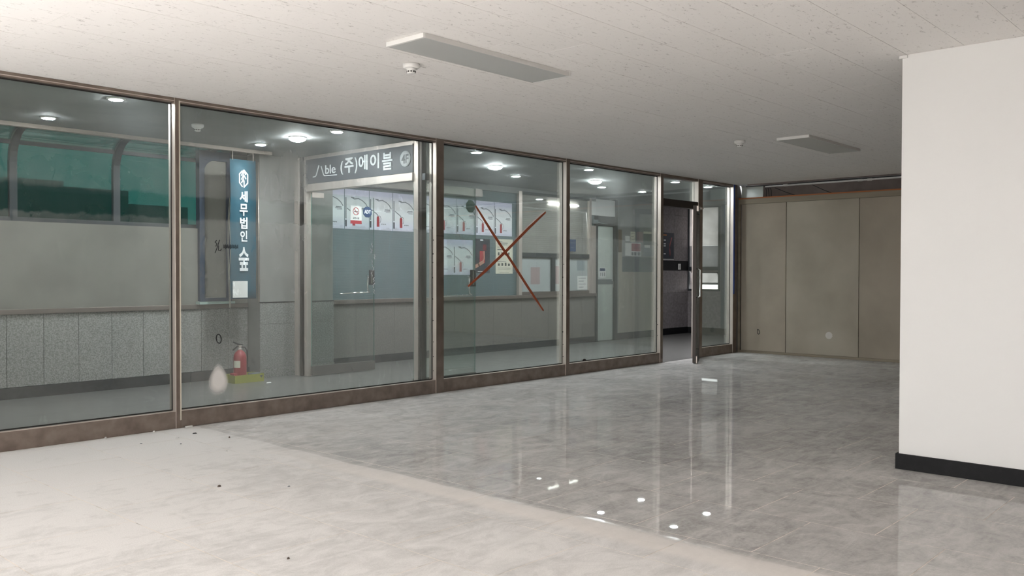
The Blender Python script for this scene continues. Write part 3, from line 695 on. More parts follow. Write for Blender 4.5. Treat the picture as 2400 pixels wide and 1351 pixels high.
# ------------------------------------------------------------------ corridor far wall, left half
LY = 8.897
wf = box('wall_far', 0, 4.77, LY+.02, LY+.18, 0, 1.655, MT['cream']); tag(wf, 'cream corridor wall with granite dado below green glazing', 'wall', kind='structure')
box('black_skirting', 0, 5.37, LY-.012, LY+.0195, 0, .108, MT['corbase'], wf)
box('granite_panel', 5.122, 5.358, LY, LY+.0115, .109, .784, MT['granite'], wf, .001)
x = 4.157+.321*3
while x > .3:
    box('granite_panel', x-.3190, x-.0020, LY, LY+.0115, .109, .784, MT['granite'], wf, .001); x -= .321
box('dado_backing', 0, 5.36, LY+.012, LY+.0195, .108, .786, MT['hole'], wf)
sl = box('sill_band', 0, 5.35, LY-.03, LY+.0195, .786, .832, MT['sill'], wf, .003)
MB().box(4.771, 5.37, LY+.02, LY+.18, 0, .786, MT['granite']).build('dado_core', wf)
box('upper_return', 5.146, 5.37, LY+.02, LY+.18, .833, 2.9, MT['cream'], wf)
# green polycarbonate enclosure with curved eaves
w1 = thing('window_1', (2.5, 9.09, 1.655), 'green translucent glazing with curved dark ribs at the left of the corridor', 'window', kind='structure')
def arc(y0, x):
    pts = [(x, y0, 1.66), (x, y0, 2.22)]
    for k in range(1, 10):
        a = k/9*math.radians(88); pts.append((x, y0-.29*(1-math.cos(a)), 2.22+.29*math.sin(a)))
    return pts+[(x, 8.47, 2.525)]
for x in (.99, 1.98, 2.995, 3.965, 4.925):
    pts = arc(9.06, x); m = MB()
    vs = []; 
    for i, p in enumerate(pts):
        q = Vector(pts[min(i+1, len(pts)-1)])-Vector(pts[max(i-1, 0)]); q.normalize(); nrm = Vector((0, q.z, -q.y))
        for sx in (-.034, .034):
            for sn in (0, .05): vs.append(Vector(p)+Vector((sx, 0, 0))+nrm*sn)
    fs = []
    for i in range(len(pts)-1):
        o = i*4
        for a, b in ((0, 1), (1, 3), (3, 2), (2, 0)): fs.append((o+a, o+b, o+4+b, o+4+a))
    fs += [(0, 1, 3, 2), (len(vs)-4, len(vs)-3, len(vs)-1, len(vs)-2)]
    m.add(vs, fs, MT['greyframe']).build('rib', w1)
edges = [0.0, .99, 1.98, 2.995, 3.965, 4.925, 5.36]
for a, b in zip(edges, edges[1:]):
    m = MB(); pts = arc(9.115, 0); pts = [(p[0], p[1], p[2]) for p in pts]
    vs = []
    for p in pts: vs += [(a+.001, p[1], p[2]), (b-.001, p[1], p[2])]
    m.add(vs, [(2*i, 2*i+1, 2*i+3, 2*i+2) for i in range(len(pts)-1)], MT['poly'], True); m.build('polycarbonate_sheet', w1)
box('cross_bar', 0, 4.9, 9.03, 9.06, 2.385, 2.425, MT['greyframe'], w1)
box('base_rail', 0, 5.36, 9.03, 9.09, 1.656, 1.70, MT['greyframe'], w1)
box('top_beam', 0, 5.36, 8.46, 8.60, 2.60, 2.90, MT['fascia'], w1)
ow = box('outside_wall', 0, 4.62, 10.25, 10.4, 0, 2.13, MT['outwall']); tag(ow, 'dark neighbouring wall dimly visible through the green glazing', 'wall', kind='structure')
MB().box(.3, 3.0, 10.26, 10.39, 2.13, 2.22, MT['outwall']).box(3.3, 3.9, 10.26, 10.39, 2.13, 2.19, MT['outwall']).box(4.62, 5.36, 10.26, 10.39, 0, 1.98, MT['outwall']).build('coping', ow)
# navy framed tall panel
w2 = thing('window_2', (4.95, LY, .84), 'tall navy framed window with greyish board infill beside the banner', 'window', kind='structure')
box('stile', 4.772, 4.832, LY-.02, LY+.06, .90, 2.50, MT['navy'], w2); box('stile', 5.10, 5.145, LY-.02, LY+.06, .90, 2.50, MT['navy'], w2)
box('bottom_rail', 4.772, 5.145, LY-.03, LY+.06, .862, .90, MT['navy'], w2); box('top_rail', 4.832, 5.10, LY-.02, LY+.06, 2.40, 2.50, MT['navy'], w2)
box('infill_board', 4.833, 5.099, LY+.01, LY+.03, .901, 2.399, mat('greyish_board', (.40, .375, .335), .8, noise=(1.5, (.30, .285, .265), .4, .65, (1, 1, .6))), w2)
box('green_ledge', 4.74, 5.16, LY-.075, LY+.01, .835, .861, mat('pale_green_ledge', (.36, .47, .42), .6), w2)
MB().prism([(4.832, LY+.008, 2.40), (4.832, LY+.008, 2.27)]+[(4.832+.13*(1-math.cos(a)), LY+.008, 2.27+.13*math.sin(a)) for a in [k*math.pi/12 for k in range(1, 7)]], (0, -.02, 0), MT['navy']).build('corner_gusset', w2)
# pillar carrying the cross partition
pl = box('wall_pillar', 5.37, 6.358, 8.661, 9.3, 0, H-.001, mat('grey_rendered_pillar', (.29, .28, .268), .75, noise=(3, (.24, .23, .22), .4, .7), bump=(20, .1))); tag(pl, 'grey rendered pillar between banner and glass doors', 'wall', kind='structure')
box('lower_facing', 5.364, 6.36, 8.648, 8.66, .108, .60, MT['granite'], pl); box('middle_facing', 5.364, 6.36, 8.648, 8.66, .603, .838, MT['granite'], pl)
box('skirting', 5.362, 6.362, 8.640, 8.66, 0, .106, MT['granite'], pl)
MB().box(5.362, 6.36, 8.643, 8.66, .84, .848, MT['hole']).build('joint', pl)
MB().tube([(5.352, 8.652, .85), (5.352, 8.652, 2.40)], .008, MT['steel']).build('corner_bead', pl)

# banner hanging from the soffit edge, cords
BX0, BX1, BZ0, BZ1, BYY = 4.861, 5.164, .900, 2.375, 8.400
bn = thing('banner', (5.012, BYY, BZ0), 'vertical teal banner with white leaf emblem and korean letters', 'banner')
m = MB(); nz = 16
vs = []
for k in range(nz+1):
    z = BZ0+(BZ1-BZ0)*k/nz; dy = .006*math.sin(k*.9)
    for x in (BX0, BX1): vs += [(x, BYY+dy, z), (x, BYY+.0015+dy, z)]
fs = []
for k in range(nz):
    o = 4*k
    fs += [(o, o+2, o+6, o+4), (o+1, o+5, o+7, o+3), (o, o+4, o+5, o+1), (o+2, o+3, o+7, o+6)]
fs += [(0, 1, 3, 2), (4*nz, 4*nz+2, 4*nz+3, 4*nz+1)]
m.add(vs, fs, MT['teal'], True).build('fabric', bn)
BY = BYY-.008
for x in (BX0+.03, BX1-.03): MB().tube([(x, BYY+.001, BZ1-.01), (x, BYY+.006, 2.4575)], .003, MT['steel'], 6).build('hanging_wire', bn)
e = MB(); cx, cz = 5.012, 2.175
def st(pts, w=.012): ribbon_y(e, [(cx+a*.054, cz+b*.090) for a, b in pts], w, BY, MT['letter'])
st([(-.28, -.95), (-.9, -.5), (-.9, .5), (-.32, .88)]); st([(.12, 1.0), (.9, .5), (.9, -.5), (.1, -1.0), (.1, -.25)])
st([(-.45, .35), (0, .98), (.45, .5)]); st([(-.45, -.1), (0, .45), (.5, .0)]); st([(-.45, -.5), (0, -.02)]); st([(0, .9), (0, -.4)], .008)
e.build('emblem', bn)
for ch, z0, z1, w in (('세', 1.926, 2.043, .047), ('무', 1.780, 1.906, .047), ('법', 1.643, 1.765, .044), ('인', 1.507, 1.624, .041), ('숲', 1.195, 1.448, .060)):
    text_into(MB(), ch, on_y(cx-w, cx+w, z0, z1, BY), MT['letter'], .002, .022).build('letter', bn)
box('white_patch', 4.880, 5.056, BY-.0015, BY, .912, 1.087, MT['paper'], bn)
for k, (x, lab) in enumerate(((4.962, 'pale cord hanging beside the left edge of the teal banner'), (4.975, 'second pale cord hanging along the left edge of the teal banner'))):
    tag(MB().tube([(x+.008, 8.60, 1.98), (x-.012, 8.60, 1.75), (x-.015+.02*k, 8.60, 1.45), (x-.012, 8.60, 1.2), (x+.002, 8.60, .80)], .004, mat('pale_cord', (.62, .60, .52), .6), 6).build('cord'), lab, 'cord')

# yellow tray, extinguisher
ty = thing('cardboard_tray', (5.08, 8.50, 0), 'yellow green open card tray on the corridor floor holding the extinguisher', 'box')
x0, x1, y0, y1, hh = 4.905, 5.252, 8.395, 8.625, .086
box('bottom', x0, x1, y0, y1, .001, .006, MT['yellow'], ty)
for nm, c in (('front_side', (x0, x1, y0, y0+.005)), ('back_side', (x0, x1, y1-.005, y1)), ('end_side', (x0, x0+.005, y0+.005, y1-.005)), ('end_side', (x1-.005, x1, y0+.005, y1-.005))):
    box(nm, c[0], c[1], c[2], c[3], .006, hh, MT['yellow'], ty)
MB().prism([(5.200, y0, .068), (5.238, y0, .068), (5.219, y0, .040)], (0, -.001, 0), MT['darkprint']).build('printed_arrow', ty)
fe = thing('fire_extinguisher', (5.035, 8.515, .007), 'red fire extinguisher standing in the yellow tray', 'fire extinguisher')
EX, EY = 5.035, 8.515
MB().lathe((EX, EY, .007), [(.055, 0), (.066, .008), (.068, .02), (.068, .255), (.064, .285), (.050, .312), (.030, .330), (.020, .338)], MT['red'], 32).build('cylinder', fe)
MB().lathe((EX, EY, .007), [(.020, .338), (.021, .352), (.015, .356), (.015, .372), (.020, .376), (.020, .386)], MT['steel'], 20).build('valve', fe)
MB().prism([(EX-.085, EY-.008, .432), (EX-.075, EY-.008, .440), (EX-.01, EY-.008, .412), (EX+.03, EY-.008, .408), (EX+.03, EY-.008, .396), (EX-.02, EY-.008, .398)], (0, .016, 0), MT['blackp']).build('lever', fe)
MB().prism([(EX-.085, EY-.008, .350), (EX-.078, EY-.008, .343), (EX-.03, EY-.008, .378), (EX+.015, EY-.008, .380), (EX+.015, EY-.008, .393), (EX-.03, EY-.008, .392)], (0, .016, 0), MT['blackp']).build('carry_handle', fe)
MB().tube([(EX+.018, EY, .378), (EX+.055, EY-.005, .375), (EX+.082, EY-.005, .335), (EX+.088, EY-.005, .25), (EX+.080, EY-.005, .12)], .009, MT['blackp']).build('hose', fe)
m = MB(); vs = []
for k in range(9):
    a = math.radians(170+k*9); vs += [(EX+.0688*math.cos(a), EY+.0688*math.sin(a), .16), (EX+.0688*math.cos(a), EY+.0688*math.sin(a), .235)]
m.add(vs, [(2*i, 2*i+2, 2*i+3, 2*i+1) for i in range(8)], MT['creampaper']).build('instruction_label', fe)
tag(box('small_carton', 4.918, 4.962, 8.44, 8.52, .0065, .105, MT['redprint'], None, .002), 'small red carton at the left end of the yellow tray', 'box')
tag(box('dark_pouch', 5.115, 5.235, 8.42, 8.50, .0065, .094, MT['slate'], None, .012), 'flat dark grey pouch lying in the right of the yellow tray', 'bag')

# ------------------------------------------------------------------ cross partition with sign and two open doors
CX = 5.841
wc = thing('wall_entrance', (CX, 7.5, 0), 'stainless door frame spanning the corridor below the dark sign', 'wall', kind='structure')
for a, b, m_ in ((8.572, 8.647, 'steel'), (8.496, 8.538, 'darkmetal'), (8.405, 8.455, 'steel'), (6.524, 6.587, 'steel'), (6.470, 6.500, 'darkmetal')):
    box('jamb', CX-.03, CX+.03, a, b, 0.0, H-.003, MT[m_], wc, .002)
box('side_glass', CX-.004, CX+.004, 6.425, 6.470, .01, H-.003, MT['glass'], wc); box('side_glass', CX-.004, CX+.004, 8.455, 8.496, .01, H-.003, MT['glass'], wc)
box('lintel', CX-.05, CX+.05, 6.588, 8.404, 2.092, 2.172, MT['steel'], wc, .003)
box('small_lintel', CX-.025, CX+.025, 6.425, 6.469, 2.09, 2.155, MT['greyframe'], wc)
MB().box(CX-.03, CX+.03, 6.588, 8.404, 2.461, H-.003, MT['steel']).build('head_channel', wc)
sg = thing('sign_board', (CX, 7.5, 2.175), 'dark sign above the glass doors with white company name and 4F disc', 'sign')
box('panel', CX-.040, CX+.02, 6.590, 8.402, 2.175, 2.455, MT['signface'], sg)
box('top_strip', CX-.046, CX-.041, 6.590, 8.402, 2.447, 2.458, MT['steel'], sg)
SX = CX-.0405
for ch, a, b, z0, z1, bd in (('(', 7.752, 7.712, 2.235, 2.378, .012), ('주', 7.680, 7.526, 2.245, 2.405, .02), (')', 7.505, 7.465, 2.232, 2.400, .012), ('에', 7.440, 7.289, 2.255, 2.412, .022), ('이', 7.247, 7.101, 2.255, 2.412, .022), ('블', 7.053, 6.892, 2.226, 2.404, .018)):
    text_into(MB(), ch, on_x(a, b, z0, z1, SX), MT['letter'], .008, bd).build('letter', sg)
dm = MB().tube([(SX, 6.696, 2.316), (SX-.007, 6.696, 2.316)], .079, MT['letter'], 32).build('floor_disc', sg)
text_into(MB(), '4F', on_x(6.750, 6.645, 2.270, 2.360, SX-.0072), MT['signface'], .002, .02).build('floor_number', dm)
lg = MB()
def stx(pts, w):
    for (a, b), (c, d) in zip(pts, pts[1:]):
        L = math.hypot(c-a, d-b); ny, nz = -(d-b)/L*w/2, (c-a)/L*w/2
        lg.prism([(SX, a+ny, b+nz), (SX, c+ny, d+nz), (SX, c-ny, d-nz), (SX, a-ny, b-nz)], (-.006, 0, 0), MT['letter'])
stx([(8.263, 2.247), (8.225, 2.247), (8.203, 2.258), (8.185, 2.29), (8.150, 2.368)], .010)
stx([(8.108, 2.356), (8.068, 2.270), (8.050, 2.245), (7.822, 2.240)], .009)
text_into(lg, 'ble', on_x(8.030, 7.846, 2.262, 2.358, SX), MT['letter'], .006, .005)
lg.build('logo', sg)

def glass_leaf(name, hx, hy, length, lab, flip):
    t = thing(name, (hx, hy, 0), lab, 'door', kind='structure')
    x0, x1 = hx+.01, hx+length
    p = MB().box(x0, x1, hy-.006, hy+.006, .012, 2.085, MT['glass']).build('glass_leaf', t)
    MB().box(x0-.002, x0, hy-.006, hy+.006, .11, 2.08, MT['glass_edge']).box(x1, x1+.002, hy-.006, hy+.006, .11, 2.08, MT['glass_edge']).build('polished_edge', p)
    box('bottom_rail', x0, x1, hy-.019, hy+.019, .012, .118, mat('dull_patch_metal', (.16, .15, .14), .45, .5), t, .002)
    box('top_patch', x0, x0+.16, hy-.017, hy+.017, 2.03, 2.087, MT['steel'], t, .002)
    lx = hx+length-.085
    box('lock_case', lx, lx+.075, hy-.032, hy-.007, 1.033, 1.213, MT['blackp'], t, .008)
    box('lock_plate', lx+.018, lx+.036, hy-.034, hy-.032, 1.05, 1.20, MT['chrome'], t)
    s = -1
    MB().tube([(lx-.03, hy-.012, 1.14), (lx-.04, hy-.045, 1.135), (lx-.052, hy-.055, 1.09), (lx-.055, hy-.055, 1.02), (lx-.05, hy-.055, .965), (lx-.02, hy-.055, .945)], .010, MT['chrome']).build('pull_handle', t)
    MB().tube([(lx-.46, hy-.055, .935), (lx-.05, hy-.055, .945), (lx-.01, hy-.03, .945), (lx+.01, hy-.008, .945)], .009, MT['chrome']).build('push_bar', t)
    return t, p
dA, pA = glass_leaf('door_2', 5.845, 8.375, .905, 'open glass door leaf carrying the no smoking sticker', 0)
dB, pB = glass_leaf('door_3', 5.845, 6.632, .875, 'open glass door leaf close behind the partition with green octagon sticker', 1)
MB().box(6.56, 6.715, 6.622, 6.6255, .8, .8005, MT['glass_edge'])
# stickers
yA = 8.375-.0064
ns = MB().box(6.396, 6.560, yA-.001, yA, 1.798, 1.968, MT['paper']).box(6.396, 6.560, yA-.001, yA, 1.758, 1.797, MT['redprint'])
for k in range(24):
    a, b = 2*math.pi*k/24, 2*math.pi*(k+1)/24; c = (6.478, 1.905)
    ns.prism([(c[0]+r*math.cos(t), yA-.001, c[1]+r*math.sin(t)) for r, t in ((.046, a), (.046, b), (.038, b), (.038, a))], (0, -.0006, 0), MT['redprint'])
ribbon_y(ns, [(6.448, 1.935), (6.508, 1.875)], .008, yA-.001, MT['redprint'], .0006); ribbon_y(ns, [(6.452, 1.901), (6.505, 1.901)], .009, yA-.001, MT['darkprint'], .0005)
text_into(ns, '금연시설', on_y(6.432, 6.524, 1.812, 1.836, yA-.001), MT['darkprint'], .0006, .02)
tag(ns.build('no_smoking_sticker', pA), 'white and red no smoking sticker')
oc = MB().prism([(6.648+.070*math.cos(math.pi/8+k*math.pi/4), yA, 1.905+.070*math.sin(math.pi/8+k*math.pi/4)) for k in range(8)], (0, -.001, 0), MT['navysticker'])
text_into(oc, 'ADT', on_y(6.600, 6.697, 1.885, 1.930, yA-.001), MT['letter'], .0006, .03)
tag(oc.build('octagon_sticker', pA), 'dark blue octagon sticker with white letters')
yB = 6.632-.0064
tag(MB().prism([(6.645+.072*math.cos(math.pi/8+k*math.pi/4), yB, 1.888+.072*math.sin(math.pi/8+k*math.pi/4)) for k in range(8)], (0, -.001, 0), MT['greensticker']).build('octagon_sticker', pB), 'plain green back of an octagon sticker')

# ------------------------------------------------------------------ corridor far wall, right half
RY = 9.051
w3 = box('wall_far_right', 6.358, 12.09, RY+.02, RY+.2, 0, H-.001, MT['ribbed']); tag(w3, 'ribbed teal corridor wall with granite dado behind the posters', 'wall', kind='structure')
box('black_skirting', 6.364, 12.085, RY-.012, RY+.0195, 0, .100, MT['corbase'], w3)
x = 6.364; k = 0
while x < 12.0:
    b = min(x+.64, 12.085); box('granite_panel', x+.0015, b-.0015, RY, RY+.0195, .101, .784, mat('granite_right', (.16, .148, .135), .5, noise=(60, (.225, .212, .195), .35, .65)) if k == 0 else MTG, w3)
    if k == 0: MTG = bpy.data.materials['granite_right']
    x += .64; k += 1
box('sill_band', 6.364, 12.085, RY-.045, RY+.0195, .786, .836, MT['sill'], w3, .003)
box('shutter_box', 6.36, 9.20, RY-.13, RY+.0195, 2.285, 2.395, mat('taupe_metal_box', (.30, .275, .255), .4, .3), w3, .004)
box('ceiling_band', 6.364, 12.085, RY-.02, RY+.0195, 2.40, H-.002, MT['soffit'], w3)
# extinguisher posters, one design
PW, PH = .385, .505
def make_print():
    m = MB(); y = -.0012
    r = lambda a, b, c, d, mt: m.box(a, b, y-.0006, y, c, d, mt)
    r(.118, .162, .045, .165, MT['redprint']); m.prism([(.118, y, .165), (.162, y, .165), (.148, y, .185), (.132, y, .185)], (0, -.0006, 0), MT['redprint'])
    ribbon_y(m, [(.140, .185), (.128, .205), (.085, .232), (.035, .262)], .011, y, MT['greyprint'], .0006)
    ribbon_y(m, [(.150, .190), (.178, .182), (.188, .155), (.183, .115), (.172, .10)], .005, y, MT['darkprint'], .0006)
    r(.005, .028, .03, .115, MT['darkprint']); r(.008, .024, .13, .40, MT['greyprint'])
    for k in range(5): r(.195+.016*k, .206+.016*k, .075+.004*(k % 2), .088, MT['greyprint'])
    r(.255, .345, .268, .278, MT['greyprint']); r(.245, .350, .252, .260, MT['greyprint']); r(.27, .352, .238, .243, MT['greyprint'])
    ribbon_y(m, [(.10, .405), (.15, .385), (.215, .395), (.28, .37), (.33, .335), (.365, .29)], .012, y, MT['greyprint'], .0006)
    r(.10, .15, .395, .408, MT['greyprint'])
    return m
paper = MB().box(.0, PW, -.0012, 0, 0, PH, MT['posterbg'])
def mesh_of(mb, nm):
    me = bpy.data.meshes.new(nm); me.from_pydata(mb.v, [], mb.f)
    for q in mb.m: me.materials.append(q)
    me.polygons.foreach_set('material_index', mb.mi); me.update(); return me
pme, prm = mesh_of(paper, 'poster_sheet'), mesh_of(make_print(), 'poster_print')
ordn = ('first', 'second', 'third', 'fourth', 'fifth', 'sixth', 'seventh', 'eighth', 'ninth')
def poster(x, z, lab):
    t = thing('safety_poster', (x, RY+.0192, z), lab, 'poster', 'white extinguisher posters on the ribbed wall')
    link('sheet', pme, (x, RY+.0192, z), t); link('print', prm, (x, RY+.0192, z), t)
for k in range(9): poster(10.005-.395*(k+1), 1.737, 'white extinguisher poster, %s of the upper row counted from the service window' % ordn[k])
for k in range(2): poster(9.143-.385*(k+1), 1.150, ('white extinguisher poster of the lower row next to the black hand poster', 'white extinguisher poster of the lower row beside the brown post')[k])
bp_ = thing('black_poster', (9.35, RY+.019, 1.18), 'black poster with a red glowing panel and a hand on the ribbed wall', 'poster')
box('sheet', 9.196, 9.505, RY+.0175, RY+.0192, 1.175, 1.682, MT['darkprint'], bp_)
m = MB(); y = RY+.0175
m.box(9.29, 9.40, y-.0006, y, 1.33, 1.50, MT['redprint']).box(9.36, 9.43, y-.0006, y, 1.51, 1.60, mat('deep_red_print', (.16, .02, .03), .6))
ribbon_y(m, [(9.20, 1.27), (9.27, 1.30), (9.36, 1.34)], .05, y-.0006, mat('skin_print', (.50, .27, .20), .6), .0006); ribbon_y(m, [(9.36, 1.34), (9.385, 1.40), (9.378, 1.49)], .022, y-.0006, bpy.data.materials['skin_print'], .0006)
m.box(9.25, 9.40, y-.0006, y, 1.195, 1.204, MT['paper']).box(9.30, 9.36, y-.0006, y, 1.655, 1.672, MT['letter']); m.build('print', bp_)['kind'] = 'stuff'
cp = thing('cream_notice', (9.83, RY+.019, 1.167), 'cream instruction notice with small pictograms left of the service window', 'poster')
box('sheet', 9.634, 10.015, RY+.0175, RY+.0192, 1.167, 1.690, MT['creampaper'], cp)
m = MB()
for k, (a, b, z, h_) in enumerate(((9.67, 9.78, 1.650, .008), (9.67, 9.90, 1.625, .012), (9.69, 9.89, 1.600, .010), (9.67, 9.80, 1.565, .005), (9.67, 9.78, 1.525, .012), (9.67, 9.86, 1.345, .008), (9.68, 9.96, 1.25, .004), (9.68, 9.96, 1.23, .004), (9.72, 9.93, 1.185, .004))): m.box(a, b, y-.0006, y, z, z+h_, MT['greyprint'])
for k in range(4):
    m.box(9.685+.075*k, 9.715+.075*k, y-.0006, y, 1.445+.01*(k % 2), 1.490, MT['darkprint']); m.box(9.685+.075*k, 9.722+.075*k, y-.0006, y, 1.285, 1.322+.006*(k % 3), MT['darkprint'])
m.box(9.94, 9.965, y-.0006, y, 1.565, 1.60, MT['darkprint']); m.build('print', cp)['kind'] = 'stuff'
# service window
w4 = thing('window_3', (11.0, RY, .838), 'steel framed service window with closed blind above and sliding panes below', 'window', kind='structure')
fy0, fy1 = RY-.035, RY+.0195
for nm, a, b, c, d in (('stile', 10.102, 10.175, .838, 2.44), ('stile', 11.885, 11.945, .838, 2.44), ('top_rail', 10.175, 11.885, 2.40, 2.44), ('transom', 10.175, 11.885, 1.425, 1.495), ('bottom_rail', 10.175, 11.885, .838, .885), ('meeting_stile', 10.905, 10.985, .885, 1.425)):
    box(nm, a, b, fy0, fy1, c, d, MT['steel'] if nm == 'stile' else MT['greyframe'] if nm != 'bottom_rail' else MT['sill'], w4, .002)
box('reflection_bar', 11.950, 12.066, RY-.040, RY+.0195, .815, 1.985, MT['steel'], w4, .003)  # steel bar built in the shape of a bright reflection in the glass
box('blind', 10.176, 11.884, RY+.014, RY+.0195, 1.496, 2.399, MT['blind'], w4)
box('upper_pane', 10.176, 11.884, RY-.020, RY-.016, 1.496, 2.399, MT['glass_plain'], w4)
for a, b, yy in ((10.176, 10.904, -.010), (10.986, 11.884, -.010)):
    s = box('sliding_pane', a, b, RY+.004, RY+.012, .886, 1.424, mat('frosted_service_pane', (.40, .43, .43), .35) if a < 10.5 else bpy.data.materials['frosted_service_pane'], w4)
def flat(nm, a, b, z0, z1, m_, lab, cat, yy=RY+.004, par=None, lines=0):
    if lines:
        t = thing(nm, ((a+b)/2, yy, z0), lab, cat); box('sheet', a, b, yy-.0015, yy, z0, z1, m_, t); q = MB()
        for k in range(lines):
            zz = z1-(z1-z0)*(k+.8)/(lines+.6); q.box(a+(b-a)*.15, b-(b-a)*(.15+.2*(k % 2)), yy-.002, yy-.0015, zz, zz+(z1-z0)*.035, MT['greyprint'])
        q.build('print', t)['kind'] = 'stuff'; return t
    o = box(nm, a, b, yy-.0015, yy, z0, z1, m_); return tag(o, lab, cat)
flat('notice_sheet', 10.42, 10.64, 1.00, 1.27, MT['pinkposter'], 'faded pink sheet taped in the left sliding pane of the service window', 'paper')
flat('notice_sheet', 11.03, 11.12, 1.00, 1.29, MT['pinkposter'], 'narrow faded pink sheet taped beside the middle post of the service window', 'paper')
flat('notice_sheet', 11.60, 11.80, 1.22, 1.39, mat('grey_blue_paper', (.27, .31, .33), .6), 'grey blue sheet high in the right sliding pane', 'paper')
flat('notice_sheet', 11.60, 11.87, .90, 1.13, MT['paper'], 'white notice in the lower right corner of the service window', 'paper', RY-.001, None, 4)
flat('notice_sheet', 11.36, 11.53, 1.535, 1.735, MT['navysticker'], 'small blue picture card low on the closed blind', 'picture', RY-.0205, None, 2)
lp = thing('fluorescent_lamp', (11.2, RY-.003, 2.28), 'lit fluorescent tube behind the top of the service window', 'light')
MB().tube([(10.85, RY-.003, 2.30), (11.62, RY-.003, 2.30)], .013, MT['tube'], 12).build('tube', lp)
for x in (10.84, 11.63): MB().tube([(x-.012, RY-.003, 2.30), (x+.012, RY-.003, 2.30)], .0125, MT['offwhite'], 10).build('end_cap', lp)
# pale green door
d4 = thing('door_4', (12.4, RY, 0), 'pale green steel door with pictogram plate right of the service window', 'door', kind='structure')
box('jamb', 12.092, 12.148, RY-.02, RY+.15, 0, 2.05, MT['greyframe'], d4); box('jamb', 12.655, 12.72, RY-.02, RY+.15, 0, 2.46, MT['greyframe'], d4)
box('head', 12.149, 12.654, RY-.02, RY+.15, 2.0, 2.16, MT['greyframe'], d4)
lf = box('leaf', 12.150, 12.635, RY+.02, RY+.06, .01, 1.99, MT['doorpaint'], d4, .003)
box('upper_panel', 12.16, 12.55, RY+.015, RY+.0195, 1.12, 1.965, mat('pale_panel', (.53, .57, .53), .3), lf); box('mid_rail', 12.16, 12.60, RY+.012, RY+.0195, .985, 1.07, MT['slate'], lf)
pk = MB().box(12.235, 12.415, RY+.0135, RY+.0148, 1.10, 1.27, MT['paper']).box(12.245, 12.40, RY+.0125, RY+.0135, 1.215, 1.262, MT['navysticker'])
for k in range(3): pk.box(12.262+.055*k, 12.28+.055*k, RY+.0125, RY+.0135, 1.125, 1.19, MT['greyprint'])
pk.build('pictogram_plate', lf)
MB().box(12.60, 12.625, RY-.01, RY+.0195, .92, 1.04, MT['chrome'], .002).build('handle', lf)
box('light_block_sheet', 12.092, 12.72, RY+.155, RY+.2, 0, H-.002, MT['slate'], d4)  # unseen sheet added to stop sky light leaking in under the leaf
box('transom_panel', 12.092, 12.65, RY-.012, RY+.02, 2.165, 2.445, MT['paper'], d4); box('transom_lip', 11.946, 12.091, RY-.012, RY+.0195, 2.165, 2.445, MT['paper'], d4)
MB().box(12.0, 12.14, RY-.03, RY-.02, 2.02, 2.09, MT['slate']).tube([(12.08, RY-.032, 2.05), (12.25, RY-.06, 2.03), (12.4, RY-.03, 2.03)], .008, MT['slate']).build('door_closer', d4)
# wall with notices, then granite wall
w5 = box('wall_notice', 12.725, 14.05, RY+.02, RY+.2, 0, H-.001, MT['soffit']); tag(w5, 'grey corridor wall with a cluster of notices right of the pale door', 'wall', kind='structure')
box('black_skirting', 12.73, 14.05, RY-.01, RY+.0195, 0, .12, MT['corbase'], w5)
box('tan_dado', 12.88, 14.05, RY+.005, RY+.0195, .121, 1.20, MT['tan'], w5); box('slate_band', 12.88, 14.05, RY+.006, RY+.0195, 1.203, 1.47, MT['slate'], w5)
box('cover_strip', 12.80, 12.875, RY-.01, RY+.0195, .121, 1.80, MT['tan'], w5)
flat('notice_sheet', 13.01, 13.15, 1.755, 1.845, MT['paper'], 'small white note at the upper left of the notice cluster', 'paper', RY+.0192)
flat('notice_sheet', 13.17, 13.325, 1.745, 1.93, MT['creampaper'], 'tall cream sheet in the top row of the notice cluster', 'paper', RY+.0192, None, 3)
flat('notice_sheet', 13.37, 13.575, 1.745, 1.93, MT['pinkposter'], 'dull pink sheet in the top row of the notice cluster', 'paper', RY+.0192)
flat('notice_board', 13.59, 13.95, 1.70, 1.90, MT['slate'], 'dark slate board at the upper right of the notice cluster', 'board', RY+.0192)
flat('notice_sheet', 13.59, 13.85, 1.905, 1.945, MT['creampaper'], 'thin cream strip just above the dark slate board', 'paper', RY+.0192)
flat('notice_board', 13.59, 13.95, 1.49, 1.685, mat('blue_grey_board', (.24, .27, .30), .6), 'blue grey board at the lower right of the notice cluster', 'board', RY+.0192)
flat('notice_sheet', 13.62, 13.80, 1.65, 1.695, MT['paper'], 'thin white label at the top edge of the blue grey board', 'paper', RY+.017)
flat('notice_sheet', 13.01, 13.185, 1.49, 1.72, MT['paper'], 'plain white sheet at the lower left of the notice cluster', 'paper', RY+.0192)
pr_ = thing('picture_poster', (13.35, RY+.0192, 1.49), 'white bordered red and grey poster in the notice cluster', 'poster')
box('sheet', 13.19, 13.51, RY+.0177, RY+.0192, 1.485, 1.73, MT['paper'], pr_)
MB().box(13.205, 13.495, RY+.0171, RY+.0177, 1.575, 1.715, mat('faded_red_print', (.36, .16, .17), .6)).box(13.205, 13.27, RY+.0171, RY+.0177, 1.50, 1.56, MT['greyprint']).box(13.29, 13.36, RY+.0171, RY+.0177, 1.50, 1.56, MT['slate']).box(13.40, 13.49, RY+.0171, RY+.0177, 1.50, 1.56, MT['greyprint']).build('print', pr_)['kind'] = 'stuff'
flat('wall_poster', 12.76, 12.86, 1.55, 1.95, mat('brown_hanging', (.12, .085, .06), .7), 'narrow dark brown hanging beside the pale green door', 'hanging', RY-.0105)
GY = 9.11
w6 = box('wall_granite', 14.05, CEND, GY+.02, GY+.2, 0, H-.001, MT['hole']); tag(w6, 'purplish granite wall with black band behind the open door', 'wall', kind='structure')
xs = [14.055, 14.12, 14.718, CEND-.002]
